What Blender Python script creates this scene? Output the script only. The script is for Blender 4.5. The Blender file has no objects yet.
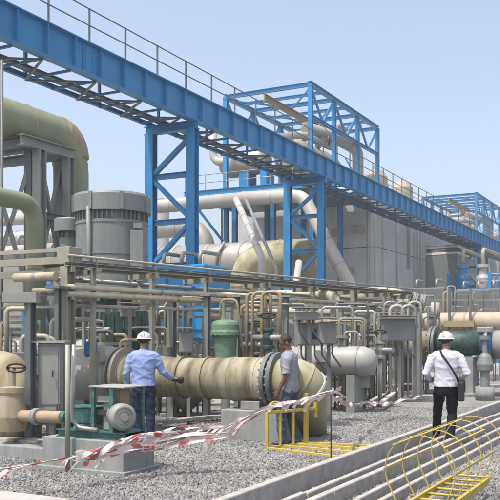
import bpy, math, random
from mathutils import Vector as V, Matrix, noise
sc = bpy.context.scene
R = random.Random(11)
PI = math.pi
# ------------------------------------------------------------------ camera, sky, sun, exposure
TH = math.radians(27.93); F = 830.0; HY = 335.0; CH = 1.72     # yaw, focal length and horizon in photo pixels, eye height
CT, ST = math.cos(TH), math.sin(TH)
cam = bpy.data.cameras.new('camera'); co = bpy.data.objects.new('camera', cam); sc.collection.objects.link(co)
co.location = (0, 0, CH); co.rotation_euler = (PI/2, 0, TH)
cam.sensor_width = 36; cam.lens = 36*F/500; cam.shift_y = (HY-250)/500; cam.clip_end = 3000; cam.clip_start = .1
sc.camera = co
SUN_EL = math.radians(67); SUN_TRAVEL = V((.30, 1.0, 0)).normalized()       # horizontal way the light travels
w = bpy.data.worlds.new('World'); sc.world = w; w.use_nodes = True
nt = w.node_tree; bg = nt.nodes['Background']
sky = nt.nodes.new('ShaderNodeTexSky'); sky.sky_type = 'NISHITA'; sky.sun_disc = False
sky.sun_elevation = SUN_EL
sky.sun_rotation = math.atan2(-SUN_TRAVEL.x, -SUN_TRAVEL.y)
sky.air_density = .9; sky.dust_density = 4.2; sky.ozone_density = .8; sky.altitude = 0
hs = nt.nodes.new('ShaderNodeHueSaturation'); hs.inputs['Saturation'].default_value = .80; hs.inputs['Value'].default_value = 1.1      # milky desert air, the same all round
nt.links.new(sky.outputs[0], hs.inputs['Color']); nt.links.new(hs.outputs[0], bg.inputs[0]); bg.inputs[1].default_value = .15
sl = bpy.data.lights.new('sun', 'SUN'); sl.energy = 2.6; sl.angle = math.radians(.6); sl.color = (1, .95, .87)
so = bpy.data.objects.new('sun', sl); sc.collection.objects.link(so)
d = V((SUN_TRAVEL.x*math.cos(SUN_EL), SUN_TRAVEL.y*math.cos(SUN_EL), -math.sin(SUN_EL)))
so.rotation_euler = d.to_track_quat('-Z', 'Y').to_euler(); so.location = (0, -20, 40)
vs = sc.view_settings; vs.view_transform = 'Standard'; vs.look = 'None'; vs.exposure = 0.80; vs.gamma = 1
# ------------------------------------------------------------------ pixel to plant coordinates (X across the rows, Y along them)
def at(px, py, D):
    a = (px-250)/F
    return V((D*(a*CT-ST), D*(a*ST+CT), CH+(HY-py)/F*D))
def atX(px, py, X): return at(px, py, X/((px-250)/F*CT-ST))
def atY(px, py, Y): return at(px, py, Y/((px-250)/F*ST+CT))
def atz(px, py, z): return at(px, py, (z-CH)*F/(HY-py))
# ------------------------------------------------------------------ materials
M = {}
def mat(name, col, rough=.55, metal=0., var=.12, dirt=None, dirt_amt=0., scale=3., bump=.0, bscale=60., streak=False, spec=.4, stops=(.45,.75), rust=0.):
    m = bpy.data.materials.new(name); m.use_nodes = True; n = m.node_tree.nodes; L = m.node_tree.links
    b = n['Principled BSDF']; b.inputs['Roughness'].default_value = rough; b.inputs['Metallic'].default_value = metal
    b.inputs['Specular IOR Level'].default_value = spec
    tc = n.new('ShaderNodeTexCoord')
    nz = n.new('ShaderNodeTexNoise'); nz.inputs['Scale'].default_value = scale; nz.inputs['Detail'].default_value = 8; nz.inputs['Roughness'].default_value = .65
    L.new(tc.outputs['Object'], nz.inputs['Vector'])
    cr = n.new('ShaderNodeValToRGB'); e = cr.color_ramp.elements
    e[0].position = .3; e[1].position = .7
    e[0].color = [c*(1-var) for c in col]+[1]; e[1].color = [min(1, c*(1+var)) for c in col]+[1]
    L.new(nz.outputs['Fac'], cr.inputs['Fac']); out = cr.outputs['Color']
    if dirt:
        mp = n.new('ShaderNodeMapping'); L.new(tc.outputs['Object'], mp.inputs['Vector'])
        mp.inputs['Scale'].default_value = (1, 1, .18) if streak else (1, 1, 1)
        n2 = n.new('ShaderNodeTexNoise'); n2.inputs['Scale'].default_value = scale*2.3; n2.inputs['Detail'].default_value = 10; n2.inputs['Roughness'].default_value = .7
        L.new(mp.outputs[0], n2.inputs['Vector'])
        c2 = n.new('ShaderNodeValToRGB'); c2.color_ramp.elements[0].position = stops[0]; c2.color_ramp.elements[1].position = stops[1]
        c2.color_ramp.elements[1].color = (dirt_amt,)*3+(1,)
        L.new(n2.outputs['Fac'], c2.inputs['Fac'])
        mx = n.new('ShaderNodeMix'); mx.data_type = 'RGBA'
        L.new(c2.outputs['Color'], mx.inputs['Factor']); L.new(out, mx.inputs['A']); mx.inputs['B'].default_value = list(dirt)+[1]
        out = mx.outputs['Result']
    if rust:
        mp = n.new('ShaderNodeMapping'); L.new(tc.outputs['Object'], mp.inputs['Vector']); mp.inputs['Scale'].default_value = (5, 5, .55); mp.inputs['Location'].default_value = (3, 1, 7)
        n4 = n.new('ShaderNodeTexNoise'); n4.inputs['Scale'].default_value = 1.4; n4.inputs['Detail'].default_value = 12; n4.inputs['Roughness'].default_value = .75; L.new(mp.outputs[0], n4.inputs['Vector'])
        c4 = n.new('ShaderNodeValToRGB'); c4.color_ramp.elements[0].position = .60; c4.color_ramp.elements[1].position = .74; c4.color_ramp.elements[1].color = (rust,)*3+(1,); L.new(n4.outputs['Fac'], c4.inputs['Fac'])
        m4 = n.new('ShaderNodeMix'); m4.data_type = 'RGBA'; L.new(c4.outputs['Color'], m4.inputs['Factor']); L.new(out, m4.inputs['A']); m4.inputs['B'].default_value = (.15, .085, .045, 1); out = m4.outputs['Result']
    L.new(out, b.inputs['Base Color'])
    rr = n.new('ShaderNodeMapRange'); L.new(nz.outputs['Fac'], rr.inputs['Value']); rr.inputs['To Min'].default_value = rough-.1; rr.inputs['To Max'].default_value = min(1, rough+.12)
    L.new(rr.outputs[0], b.inputs['Roughness'])
    if bump:
        n3 = n.new('ShaderNodeTexNoise'); n3.inputs['Scale'].default_value = bscale; n3.inputs['Detail'].default_value = 6
        L.new(tc.outputs['Object'], n3.inputs['Vector'])
        bp = n.new('ShaderNodeBump'); bp.inputs['Strength'].default_value = bump; bp.inputs['Distance'].default_value = .02
        L.new(n3.outputs['Fac'], bp.inputs['Height']); L.new(bp.outputs[0], b.inputs['Normal'])
    M[name] = m; return m
DUST = (.36, .31, .24); RUST = (.16, .07, .03)
mat('blue', (.008, .19, .42), .45, var=.14, dirt=(.06, .25, .40), dirt_amt=.35, scale=1.2, streak=True, rust=.45)
mat('blue_dark', (.010, .13, .30), .5, var=.14, dirt=DUST, dirt_amt=.25, scale=1.5, streak=True)
mat('steel', (.22, .235, .22), .5, .2, var=.15, rust=.5, dirt=DUST, dirt_amt=.45, scale=2, streak=True)
mat('steel_dark', (.10, .115, .12), .5, .1, var=.15, dirt=DUST, dirt_amt=.3, scale=2, streak=True)
mat('galv', (.29, .30, .285), .42, .5, var=.12, dirt=DUST, dirt_amt=.35, scale=4, streak=True)
mat('rack', (.27, .265, .215), .55, .1, var=.16, rust=.6, dirt=(.30, .25, .17), dirt_amt=.5, scale=2.5, streak=True)
mat('handrail', (.13, .145, .15), .5, .3, var=.2)
mat('grey_paint', (.155, .175, .175), .5, var=.1, rust=.3, dirt=DUST, dirt_amt=.35, scale=1.6, streak=True)
mat('grey_light', (.29, .295, .28), .5, rust=.35, var=.1, dirt=DUST, dirt_amt=.4, scale=1.6, streak=True)
mat('black', (.015, .015, .016), .55, var=.2)
mat('dark_void', (.03, .033, .033), .7, var=.2)
mat('pump_green', (.012, .105, .095), .42, var=.2, dirt=DUST, dirt_amt=.35, scale=5, spec=.5)
mat('dark_green', (.012, .045, .042), .5, var=.2, dirt=DUST, dirt_amt=.2, scale=3)
mat('valve_green', (.115, .195, .125), .5, var=.15, dirt=DUST, dirt_amt=.4, scale=5)
mat('pipe_green', (.21, .235, .15), .55, var=.16, dirt=(.28, .24, .15), dirt_amt=.6, scale=1.1, bump=.05, bscale=25)
mat('pipe_rust', (.29, .23, .15), .6, var=.2, dirt=(.20, .12, .06), dirt_amt=.5, scale=1.8)
mat('pipe_beige', (.34, .30, .225), .6, rust=.45, var=.13, dirt=(.25, .19, .11), dirt_amt=.6, scale=1.5, bump=.06, bscale=20)
mat('pipe_yellow', (.38, .35, .255), .55, rust=.5, var=.14, dirt=(.23, .17, .10), dirt_amt=.6, scale=2.2, streak=False)
mat('pipe_white', (.37, .36, .335), .5, var=.08, dirt=(.33, .28, .21), dirt_amt=.5, scale=1.3, streak=True)
mat('clad', (.31, .295, .26), .42, .35, var=.1, dirt=(.28, .23, .16), dirt_amt=.5, scale=1.0, streak=True)
mat('concrete', (.43, .455, .46), .85, var=.1, dirt=(.29, .30, .30), dirt_amt=.6, scale=.55, streak=True, bump=.08, bscale=8)
mat('plinth', (.20, .215, .215), .8, var=.16, rust=.25, dirt=(.36, .33, .28), dirt_amt=.6, scale=3, streak=True, bump=.12, bscale=40)
mat('kerb', (.33, .31, .29), .85, var=.25, rust=.3, dirt=(.27, .25, .22), dirt_amt=.6, scale=5, bump=.2, bscale=50)
mat('paving', (.29, .275, .25), .9, var=.12, dirt=(.24, .22, .19), dirt_amt=.6, scale=1.2, bump=.1, bscale=30)
mat('yellow', (.44, .33, .06), .55, var=.2, rust=.7, dirt=(.30, .25, .13), dirt_amt=.6, scale=9)
mat('box_grey', (.22, .23, .215), .5, var=.08, dirt=DUST, dirt_amt=.4, scale=4, streak=True)
mat('glass_dark', (.03, .035, .04), .15, var=.1, spec=.6)
mat('white_paint', (.68, .66, .62), .5, var=.07, dirt=DUST, dirt_amt=.35, scale=4, streak=True)
mat('timber', (.50, .42, .33), .8, var=.2, dirt=(.62, .58, .52), dirt_amt=.7, scale=6)
mat('red_steel', (.24, .06, .05), .6, var=.15)
mat('mono_yellow', (.32, .24, .10), .6, var=.2, dirt=RUST, dirt_amt=.5, scale=3)
mat('skin', (.21, .11, .07), .55, var=.1, scale=14, spec=.35)
mat('skin_dark', (.14, .07, .045), .55, var=.1, scale=14, spec=.35)
mat('hair', (.016, .012, .010), .5, var=.3, scale=60, bump=.4, bscale=160)
mat('shirt_blue', (.22, .29, .50), .85, var=.06, scale=9, bump=.25, bscale=9, spec=.2)
mat('shirt_white', (.45, .45, .50), .85, var=.04, scale=9, bump=.25, bscale=9, spec=.2)
mat('shirt_grey', (.24, .24, .275), .9, var=.08, scale=9, bump=.3, bscale=9, spec=.2)
mat('trouser_navy', (.020, .026, .05), .85, var=.2, scale=9, bump=.3, bscale=9, spec=.2)
mat('trouser_black', (.010, .010, .012), .85, var=.2, scale=9, bump=.3, bscale=9, spec=.2)
mat('trouser_jean', (.055, .075, .11), .9, var=.25, scale=9, bump=.3, bscale=9, spec=.2)
mat('helmet', (.5, .49, .475), .35, var=.04, spec=.5)
mat('leather', (.02, .018, .017), .45, var=.2)
# gravel ground: broken stone colours from cells, fine relief
def gravel_mat(name, inst):
    m = bpy.data.materials.new(name); m.use_nodes = True; n = m.node_tree.nodes; L = m.node_tree.links
    b = n['Principled BSDF']; b.inputs['Roughness'].default_value = .9; b.inputs['Specular IOR Level'].default_value = .2
    tc = n.new('ShaderNodeTexCoord')
    cr = n.new('ShaderNodeValToRGB'); e = cr.color_ramp.elements
    cols = [(0, (.165, .163, .158)), (.35, (.21, .208, .2)), (.7, (.245, .24, .233)), (1, (.33, .325, .315))]
    e[0].position = 0; e[0].color = cols[0][1]+(1,); e[1].position = 1; e[1].color = cols[3][1]+(1,)
    for p, c in cols[1:3]:
        q = e.new(p); q.color = c+(1,)
    if inst:
        oi = n.new('ShaderNodeObjectInfo'); L.new(oi.outputs['Random'], cr.inputs['Fac']); out = cr.outputs[0]
    else:
        vo = n.new('ShaderNodeTexVoronoi'); vo.inputs['Scale'].default_value = 26; L.new(tc.outputs['Object'], vo.inputs['Vector'])
        sp = n.new('ShaderNodeSeparateColor'); L.new(vo.outputs['Color'], sp.inputs[0]); L.new(sp.outputs[0], cr.inputs['Fac']); out = cr.outputs[0]
        bp = n.new('ShaderNodeBump'); bp.inputs['Strength'].default_value = .9; bp.inputs['Distance'].default_value = .03; bp.invert = True
        L.new(vo.outputs['Distance'], bp.inputs['Height']); L.new(bp.outputs[0], b.inputs['Normal'])
    nz = n.new('ShaderNodeTexNoise'); nz.inputs['Scale'].default_value = .5; nz.inputs['Detail'].default_value = 5
    ge = n.new('ShaderNodeNewGeometry'); L.new(ge.outputs['Position'], nz.inputs['Vector'])
    mr = n.new('ShaderNodeMapRange'); L.new(nz.outputs['Fac'], mr.inputs['Value']); mr.inputs['From Min'].default_value = .3; mr.inputs['From Max'].default_value = .7
    mr.inputs['To Min'].default_value = .70; mr.inputs['To Max'].default_value = 1.2
    mu = n.new('ShaderNodeMix'); mu.data_type = 'RGBA'; mu.blend_type = 'MULTIPLY'; mu.inputs['Factor'].default_value = 1
    L.new(out, mu.inputs['A']); L.new(mr.outputs[0], mu.inputs['B']); L.new(mu.outputs['Result'], b.inputs['Base Color'])
    M[name] = m
gravel_mat('gravel', False); gravel_mat('stone', True)
def tape_mat():
    m = bpy.data.materials.new('tape'); m.use_nodes = True; n = m.node_tree.nodes; L = m.node_tree.links
    b = n['Principled BSDF']; b.inputs['Roughness'].default_value = .4
    at_ = n.new('ShaderNodeAttribute'); at_.attribute_name = 'along'
    ma = n.new('ShaderNodeMath'); ma.operation = 'FRACT'; L.new(at_.outputs['Fac'], ma.inputs[0])
    gt = n.new('ShaderNodeMath'); gt.operation = 'GREATER_THAN'; gt.inputs[1].default_value = .62; L.new(ma.outputs[0], gt.inputs[0])
    mx = n.new('ShaderNodeMix'); mx.data_type = 'RGBA'; L.new(gt.outputs[0], mx.inputs['Factor'])
    mx.inputs['A'].default_value = (.74, .70, .67, 1); mx.inputs['B'].default_value = (.50, .12, .12, 1)
    L.new(mx.outputs['Result'], b.inputs['Base Color'])
    tr = n.new('ShaderNodeBsdfTranslucent'); L.new(mx.outputs['Result'], tr.inputs[0])
    ms = n.new('ShaderNodeMixShader'); ms.inputs[0].default_value = .35
    L.new(b.outputs[0], ms.inputs[1]); L.new(tr.outputs[0], ms.inputs[2]); L.new(ms.outputs[0], n['Material Output'].inputs[0])
    M['tape'] = m
tape_mat()
mat('tape_faded', (.58, .47, .45), .5, var=.3, scale=14)
def mottle(name, cols, sx, sy, seed=0.):
    m = bpy.data.materials.new(name); m.use_nodes = True; n = m.node_tree.nodes; L = m.node_tree.links
    b = n['Principled BSDF']; b.inputs['Roughness'].default_value = .65; b.inputs['Specular IOR Level'].default_value = .3
    tc = n.new('ShaderNodeTexCoord'); mp = n.new('ShaderNodeMapping'); mp.inputs['Scale'].default_value = (sx, sy, sy); mp.inputs['Location'].default_value = (seed, 0, 0); L.new(tc.outputs['Object'], mp.inputs['Vector'])
    nz = n.new('ShaderNodeTexNoise'); nz.inputs['Scale'].default_value = 1; nz.inputs['Detail'].default_value = 9; nz.inputs['Roughness'].default_value = .62; L.new(mp.outputs[0], nz.inputs['Vector'])
    cr = n.new('ShaderNodeValToRGB'); e = cr.color_ramp.elements; L.new(nz.outputs['Fac'], cr.inputs['Fac'])
    e[0].position = .37; e[0].color = cols[0]+(1,); e[1].position = .64; e[1].color = cols[-1]+(1,)
    for i, c in enumerate(cols[1:-1]): q = e.new(.37+.27*(i+1)/(len(cols)-1)); q.color = c+(1,)
    n2 = n.new('ShaderNodeTexNoise'); n2.inputs['Scale'].default_value = 22; n2.inputs['Detail'].default_value = 6; L.new(tc.outputs['Object'], n2.inputs['Vector'])
    bp = n.new('ShaderNodeBump'); bp.inputs['Strength'].default_value = .15; bp.inputs['Distance'].default_value = .02; L.new(n2.outputs['Fac'], bp.inputs['Height']); L.new(bp.outputs[0], b.inputs['Normal'])
    L.new(cr.outputs[0], b.inputs['Base Color']); M[name] = m
mottle('pipe_mottle', [(.055, .045, .028), (.15, .128, .078), (.22, .20, .13), (.30, .275, .20), (.37, .335, .275)], 2.4, .6)
mottle('pipe_rust2', [(.10, .07, .045), (.19, .15, .09), (.26, .22, .15), (.31, .275, .21)], 1.8, .5, 3.)
mottle('pipe_elbow', [(.18, .165, .08), (.27, .25, .14), (.33, .31, .20), (.37, .355, .26)], 1.2, 1.2, 1.)
# ------------------------------------------------------------------ mesh helpers
COL = sc.collection
def wloc(o):
    p = V((0, 0, 0))
    while o is not None:
        p += o.location; o = o.parent
    return p
UPZ = V((0, 0, 1))
class MB:
    def __init__(s): s.v = []; s.f = []; s.s = []
    def add(s, vs, fs, smooth=False):
        k = len(s.v); s.v += [V(p) for p in vs]; s.f += [[i+k for i in f] for f in fs]; s.s += [smooth]*len(fs); return s
    def box(s, c, size, rz=0.):
        x, y, z = [q/2 for q in size]; c = V(c); cr, sr = math.cos(rz), math.sin(rz)
        vs = [c+V((a*x*cr-b*y*sr, a*x*sr+b*y*cr, d*z)) for d in (-1, 1) for b in (-1, 1) for a in (-1, 1)]
        return s.add(vs, [(0, 2, 3, 1), (4, 5, 7, 6), (0, 1, 5, 4), (2, 6, 7, 3), (0, 4, 6, 2), (1, 3, 7, 5)])
    def span(s, x0, x1, y0, y1, z0, z1): return s.box(((x0+x1)/2, (y0+y1)/2, (z0+z1)/2), (abs(x1-x0), abs(y1-y0), abs(z1-z0)))
    def prism(s, a, b, prof, up=UPZ):
        a, b = V(a), V(b); d = (b-a).normalized()
        if abs(d.dot(up)) > .98: up = V((0, 1, 0))
        sd = d.cross(up).normalized(); u = sd.cross(d); n = len(prof)
        vs = [p+sd*x+u*y for p in (a, b) for x, y in prof]
        return s.add(vs, [[i, (i+1) % n, n+(i+1) % n, n+i] for i in range(n)]+[list(range(n))[::-1], list(range(n, 2*n))])
    def bar(s, a, b, w, h=None, up=UPZ):
        h = w if h is None else h
        return s.prism(a, b, [(-w/2, -h/2), (w/2, -h/2), (w/2, h/2), (-w/2, h/2)], up)
    def ibeam(s, a, b, w, h, t=None, up=UPZ):
        t = t or h*.08; x, y = w/2, h/2
        return s.prism(a, b, [(-x, -y), (x, -y), (x, -y+t), (t/2, -y+t), (t/2, y-t), (x, y-t), (x, y), (-x, y), (-x, y-t), (-t/2, y-t), (-t/2, -y+t), (-x, -y+t)], up)
    def channel(s, a, b, w, h, t=.01, up=UPZ):
        x, y = w/2, h/2
        return s.prism(a, b, [(-x, -y), (x, -y), (x, -y+t), (-x+t, -y+t), (-x+t, y-t), (x, y-t), (x, y), (-x, y)], up)
    def tube(s, pts, r, seg=12, cap=True, ry=None, side=None):
        pts = [V(p) for p in pts]; n = len(pts)
        rs = r if isinstance(r, (list, tuple)) else [r]*n
        rys = rs if ry is None else (ry if isinstance(ry, (list, tuple)) else [ry]*n)
        tan = [(pts[min(i+1, n-1)]-pts[max(i-1, 0)]).normalized() for i in range(n)]
        if side is None:
            side = tan[0].cross(UPZ)
            if side.length < .1: side = V((1, 0, 0))
        sd = V(side); k = len(s.v)
        for i in range(n):
            sd = (sd-tan[i]*sd.dot(tan[i])).normalized(); up = tan[i].cross(sd)
            for j in range(seg):
                a = 2*PI*j/seg; s.v.append(pts[i]+sd*(rs[i]*math.cos(a))+up*(rys[i]*math.sin(a)))
        for i in range(n-1):
            for j in range(seg):
                s.f.append([k+i*seg+j, k+i*seg+(j+1) % seg, k+(i+1)*seg+(j+1) % seg, k+(i+1)*seg+j]); s.s.append(True)
        if cap:
            s.f.append([k+j for j in range(seg)][::-1]); s.f.append([k+(n-1)*seg+j for j in range(seg)]); s.s += [False]*2
        return s
    def lathe(s, prof, org, axis=UPZ, seg=24, sharp=True):
        org = V(org); ax = V(axis).normalized(); sd = ax.orthogonal().normalized(); up = ax.cross(sd)
        for (r0, h0), (r1, h1) in zip(prof[:-1], prof[1:]):
            k = len(s.v)
            for r, h in ((r0, h0), (r1, h1)):
                for j in range(seg):
                    a = 2*PI*j/seg; s.v.append(org+ax*h+(sd*math.cos(a)+up*math.sin(a))*r)
            for j in range(seg):
                s.f.append([k+j, k+(j+1) % seg, k+seg+(j+1) % seg, k+seg+j]); s.s.append(True)
        return s
    def ball(s, c, rx, ry, rz, seg=16, rings=10, rot=None):
        c = V(c); k = len(s.v)
        for i in range(rings+1):
            t = PI*i/rings
            for j in range(seg):
                a = 2*PI*j/seg; p = V((rx*math.sin(t)*math.cos(a), ry*math.sin(t)*math.sin(a), rz*math.cos(t)))
                if rot: p = rot @ p
                s.v.append(c+p)
        for i in range(rings):
            for j in range(seg):
                s.f.append([k+i*seg+j, k+(i+1)*seg+j, k+(i+1)*seg+(j+1) % seg, k+i*seg+(j+1) % seg]); s.s.append(True)
        return s
    def mesh(s, name, off=V((0, 0, 0))):
        me = bpy.data.meshes.new(name); me.from_pydata([tuple(p-off) for p in s.v], [], s.f); me.update()
        me.polygons.foreach_set('use_smooth', s.s); return me
    def build(s, name, m, parent=None, bev=0., loc=None):
        off = wloc(parent) if parent else (V(loc) if loc is not None else V((0, 0, 0)))
        me = s.mesh(name, off); me.materials.append(M[m])
        o = bpy.data.objects.new(name, me); COL.objects.link(o)
        if parent: o.parent = parent
        else: o.location = off
        if bev:
            b = o.modifiers.new('bevel', 'BEVEL'); b.width = bev; b.segments = 2; b.limit_method = 'ANGLE'
        return o
def tag(o, label=None, cat=None, group=None, kind=None):
    if label: o['label'] = label
    if cat: o['category'] = cat
    if group: o['group'] = group
    if kind: o['kind'] = kind
    return o
def thing(name, label, cat, loc, group=None):
    o = bpy.data.objects.new(name, None); o.empty_display_size = .2; COL.objects.link(o); o.location = V(loc)
    return tag(o, label, cat, group)
def copy_tree(o, parent=None, off=V((0, 0, 0))):
    c = o.copy(); COL.objects.link(c); c.parent = parent; c.location = o.location+off
    for ch in list(o.children): copy_tree(ch, c)
    return c
def mid(pts):
    lo = min(p.z for p in pts); c = sum(pts, V((0, 0, 0)))/len(pts); return V((c.x, c.y, lo))
def bend(pts, rad, n=7):
    pts = [V(p) for p in pts]; out = [pts[0]]
    for a, b, c in zip(pts[:-2], pts[1:-1], pts[2:]):
        u = (a-b).normalized(); v = (c-b).normalized(); ang = u.angle(v)
        t = min(rad/math.tan(ang/2), (a-b).length*.48, (c-b).length*.48); rr = t*math.tan(ang/2)
        ctr = b+(u+v).normalized()*(rr/math.sin(ang/2)); p0 = b+u*t-ctr; p1 = b+v*t-ctr
        for i in range(n+1):
            k = i/n; q = (p0*math.sin((1-k)*(PI-ang))+p1*math.sin(k*(PI-ang)))/math.sin(PI-ang); out.append(ctr+q)
    out.append(pts[-1]); return out
def flange(mb, c, ax, r, t=.06, bolts=0, seg=32, bmb=None):
    c = V(c); ax = V(ax).normalized()
    mb.lathe([(r*.7, -t/2), (r, -t/2), (r, t/2), (r*.7, t/2)], c, ax, seg)
    if bolts:
        sd = ax.orthogonal().normalized(); up = ax.cross(sd); bmb = bmb or mb
        for i in range(bolts):
            a = 2*PI*i/bolts; p = c+(sd*math.cos(a)+up*math.sin(a))*r*.88
            bmb.lathe([(0, -t*1.15), (r*.055, -t*1.15), (r*.055, t*1.15), (0, t*1.15)], p, ax, 6)
def pipe(name, label, cat, pts, r, m, rad=None, bands=0, band_m=None, flanges=(), seg=28, ends=True, group=None, supports=(), sup_m='steel', bandw=.06):
    """a pipe run with its bands, flanges and pedestal supports"""
    pts = [V(p) for p in pts]; base = mid(pts); t = thing(name, label, cat, base, group)
    MB().tube(bend(pts, rad or r*3) if len(pts) > 2 else pts, r, seg).build('pipe_run', m, t)
    tot = 0; L = [(b-a).length for a, b in zip(pts[:-1], pts[1:])]
    if bands:
        for a, b, l in zip(pts[:-1], pts[1:], L):
            nb = int(l/bands); ax = (b-a).normalized()
            for i in range(1, nb+1):
                q = l*i/(nb+1)
                if len(pts) > 2 and min(q, l-q) < (rad or r*3)*.6: continue
                c = a+ax*q
                MB().lathe([(r*.98, -bandw/2), (r*1.025+.004, -bandw/2), (r*1.025+.004, bandw/2), (r*.98, bandw/2)], c, ax, seg).build('band', band_m or m, t)
    for k, (i, q) in enumerate(flanges):
        a, b = pts[i], pts[i+1]; ax = (b-a).normalized(); c = a+(b-a)*q
        bm_ = MB(); mb = MB()
        flange(mb, c-ax*.035, ax, r*1.38, .06); flange(mb, c+ax*.035, ax, r*1.38, .06, 16, bmb=bm_)
        fo = mb.build('flange', 'steel' if m != 'pump_green' else m, t)
        tag(bm_.build('bolts', 'steel_dark', fo), kind='stuff')
    for (i, q) in supports:
        c = pts[i]+(pts[i+1]-pts[i])*q
        s_ = MB(); s_.box((c.x, c.y, (c.z-r)/2+.02), (.22, .22, c.z-r-.04)).box((c.x, c.y, .02), (.45, .45, .04)).box((c.x, c.y, c.z-r-.01), (r*1.2+.1, r*1.2+.1, .05))
        s_.build('pipe_support', sup_m, t)
    return t
# ------------------------------------------------------------------ the setting
tag(MB().add([(-700, -300, 0), (700, -300, 0), (700, 1200, 0), (-700, 1200, 0)], [(0, 1, 2, 3)]).build('ground', 'gravel'), kind='structure')
tag(MB().span(-60, -9.3, 17.5, 140, -.1, .006).build('paving', 'paving'), kind='structure')
# loose stones over the gravel that shows
def stones():
    ring = [atz(-25, 520, 0), atz(525, 520, 0), atz(525, 407, 0), atz(240, 409, 0), atz(-25, 425, 0)]
    me = bpy.data.meshes.new('loose_gravel'); me.from_pydata([tuple(p) for p in ring], [], [list(range(len(ring)))]); me.materials.append(M['stone'])
    o = bpy.data.objects.new('loose_gravel', me); COL.objects.link(o); tag(o, 'loose grey crushed stones covering the yard', 'gravel', kind='stuff')
    g = bpy.data.node_groups.new('loose_gravel', 'GeometryNodeTree')
    g.interface.new_socket('Geometry', in_out='INPUT', socket_type='NodeSocketGeometry'); g.interface.new_socket('Geometry', in_out='OUTPUT', socket_type='NodeSocketGeometry')
    N, L = g.nodes, g.links; i = N.new('NodeGroupInput'); ou = N.new('NodeGroupOutput')
    dp = N.new('GeometryNodeDistributePointsOnFaces'); dp.inputs['Density'].default_value = 950
    ico = N.new('GeometryNodeMeshIcoSphere'); ico.inputs['Radius'].default_value = .0195; ico.inputs['Subdivisions'].default_value = 2
    sp = N.new('GeometryNodeSetPosition'); nz = N.new('ShaderNodeTexNoise'); nz.inputs['Scale'].default_value = 38; nz.inputs['Detail'].default_value = 1
    sub = N.new('ShaderNodeVectorMath'); sub.operation = 'SUBTRACT'; sub.inputs[1].default_value = (.5, .5, .5); scl = N.new('ShaderNodeVectorMath'); scl.operation = 'SCALE'; scl.inputs['Scale'].default_value = .034
    L.new(nz.outputs['Color'], sub.inputs[0]); L.new(sub.outputs[0], scl.inputs[0]); L.new(scl.outputs[0], sp.inputs['Offset']); L.new(ico.outputs['Mesh'], sp.inputs['Geometry'])
    sm = N.new('GeometryNodeSetMaterial'); sm.inputs['Material'].default_value = M['stone']; L.new(sp.outputs[0], sm.inputs[0])
    rr = N.new('FunctionNodeRandomValue'); rr.data_type = 'FLOAT_VECTOR'; rr.inputs[0].default_value = (0, 0, 0); rr.inputs[1].default_value = (6.3, 6.3, 6.3)
    rs = N.new('FunctionNodeRandomValue'); rs.data_type = 'FLOAT_VECTOR'; rs.inputs[0].default_value = (.3, .3, .25); rs.inputs[1].default_value = (1.6, 1.35, 1.0)
    ip = N.new('GeometryNodeInstanceOnPoints'); L.new(i.outputs[0], dp.inputs['Mesh']); L.new(dp.outputs['Points'], ip.inputs['Points']); L.new(sm.outputs[0], ip.inputs['Instance'])
    L.new(rr.outputs[0], ip.inputs['Rotation']); L.new(rs.outputs[0], ip.inputs['Scale']); L.new(ip.outputs[0], ou.inputs[0])
    o.modifiers.new('loose_gravel', 'NODES').node_group = g; o.location.z = .004
stones()
# ------------------------------------------------------------------ the blue bridge along the row
BX, BXF = -16.43, -18.3; BZ0, BZ1 = 9.72, 10.72; BY0, BY1 = 8.0, 112.0
t = thing('pipe_bridge', 'long blue plate girder walkway bridge with handrails running above the plant', 'bridge', (BX, 26.4, 0))
g = MB().span(BX-.012, BX+.012, BY0, BY1, BZ0+.03, BZ1-.03).build('web_plate', 'blue', t)
MB().span(BX-.17, BX+.17, BY0, BY1, BZ1-.03, BZ1).build('top_flange', 'blue', t); MB().span(BX-.17, BX+.17, BY0, BY1, BZ0, BZ0+.03).build('bottom_flange', 'blue', t)
proto = None
def many(t, name, m, base, offs, mb, bev=0):
    """alike pieces that share one mesh"""
    o = mb.build(name, m, t, bev, None); out = [o]
    for d in offs[1:]:
        c = o.copy(); COL.objects.link(c); c.location = o.location+(V(d)-V(offs[0])); out.append(c)
    return out
ys = [BY0+.6+1.22*i for i in range(int((BY1-BY0-1)/1.22))]
many(t, 'stiffener', 'blue', None, [(0, y, 0) for y in ys], MB().span(BX+.013, BX+.15, ys[0]-.012, ys[0]+.012, BZ0+.031, BZ1-.031))
for y in (20.3, 32.5, 44.8, 57.1, 69.4): MB().span(BX+.0125, BX+.03, y-.28, y+.28, BZ0+.1, BZ1-.1).build('splice_plate', 'blue', t); bb = MB(); [bb.box((BX+.034, y+dx, BZ0+.16+.08*j), (.02, .03, .03)) for j in range(9) for dx in (-.22, -.14, .14, .22)]; tag(bb.build('bolts', 'blue_dark', t), kind='stuff')
for z, n_ in ((BZ0+.06, 'bottom_chord'), (BZ1-.06, 'top_chord')): MB().bar((BXF, BY0, z), (BXF, BY1, z), .14).build(n_, 'blue_dark', t)
ys = [BY0+.6+1.22*i for i in range(60)]
many(t, 'cross_member', 'blue_dark', None, [(0, y, 0) for y in ys], MB().bar((BX-.1, ys[0], BZ0-.02), (BXF, ys[0], BZ0-.02), .07))
many(t, 'lattice_brace', 'handrail', None, [(0, y, 0) for y in ys[::2]], MB().bar((BX-.1, ys[0], BZ0-.05), (BXF, ys[1], BZ0-.05), .06))
many(t, 'lattice_brace', 'handrail', None, [(0, y, 0) for y in ys[1::2]], MB().bar((BXF, ys[1], BZ0-.05), (BX-.1, ys[2], BZ0-.05), .06))
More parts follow.
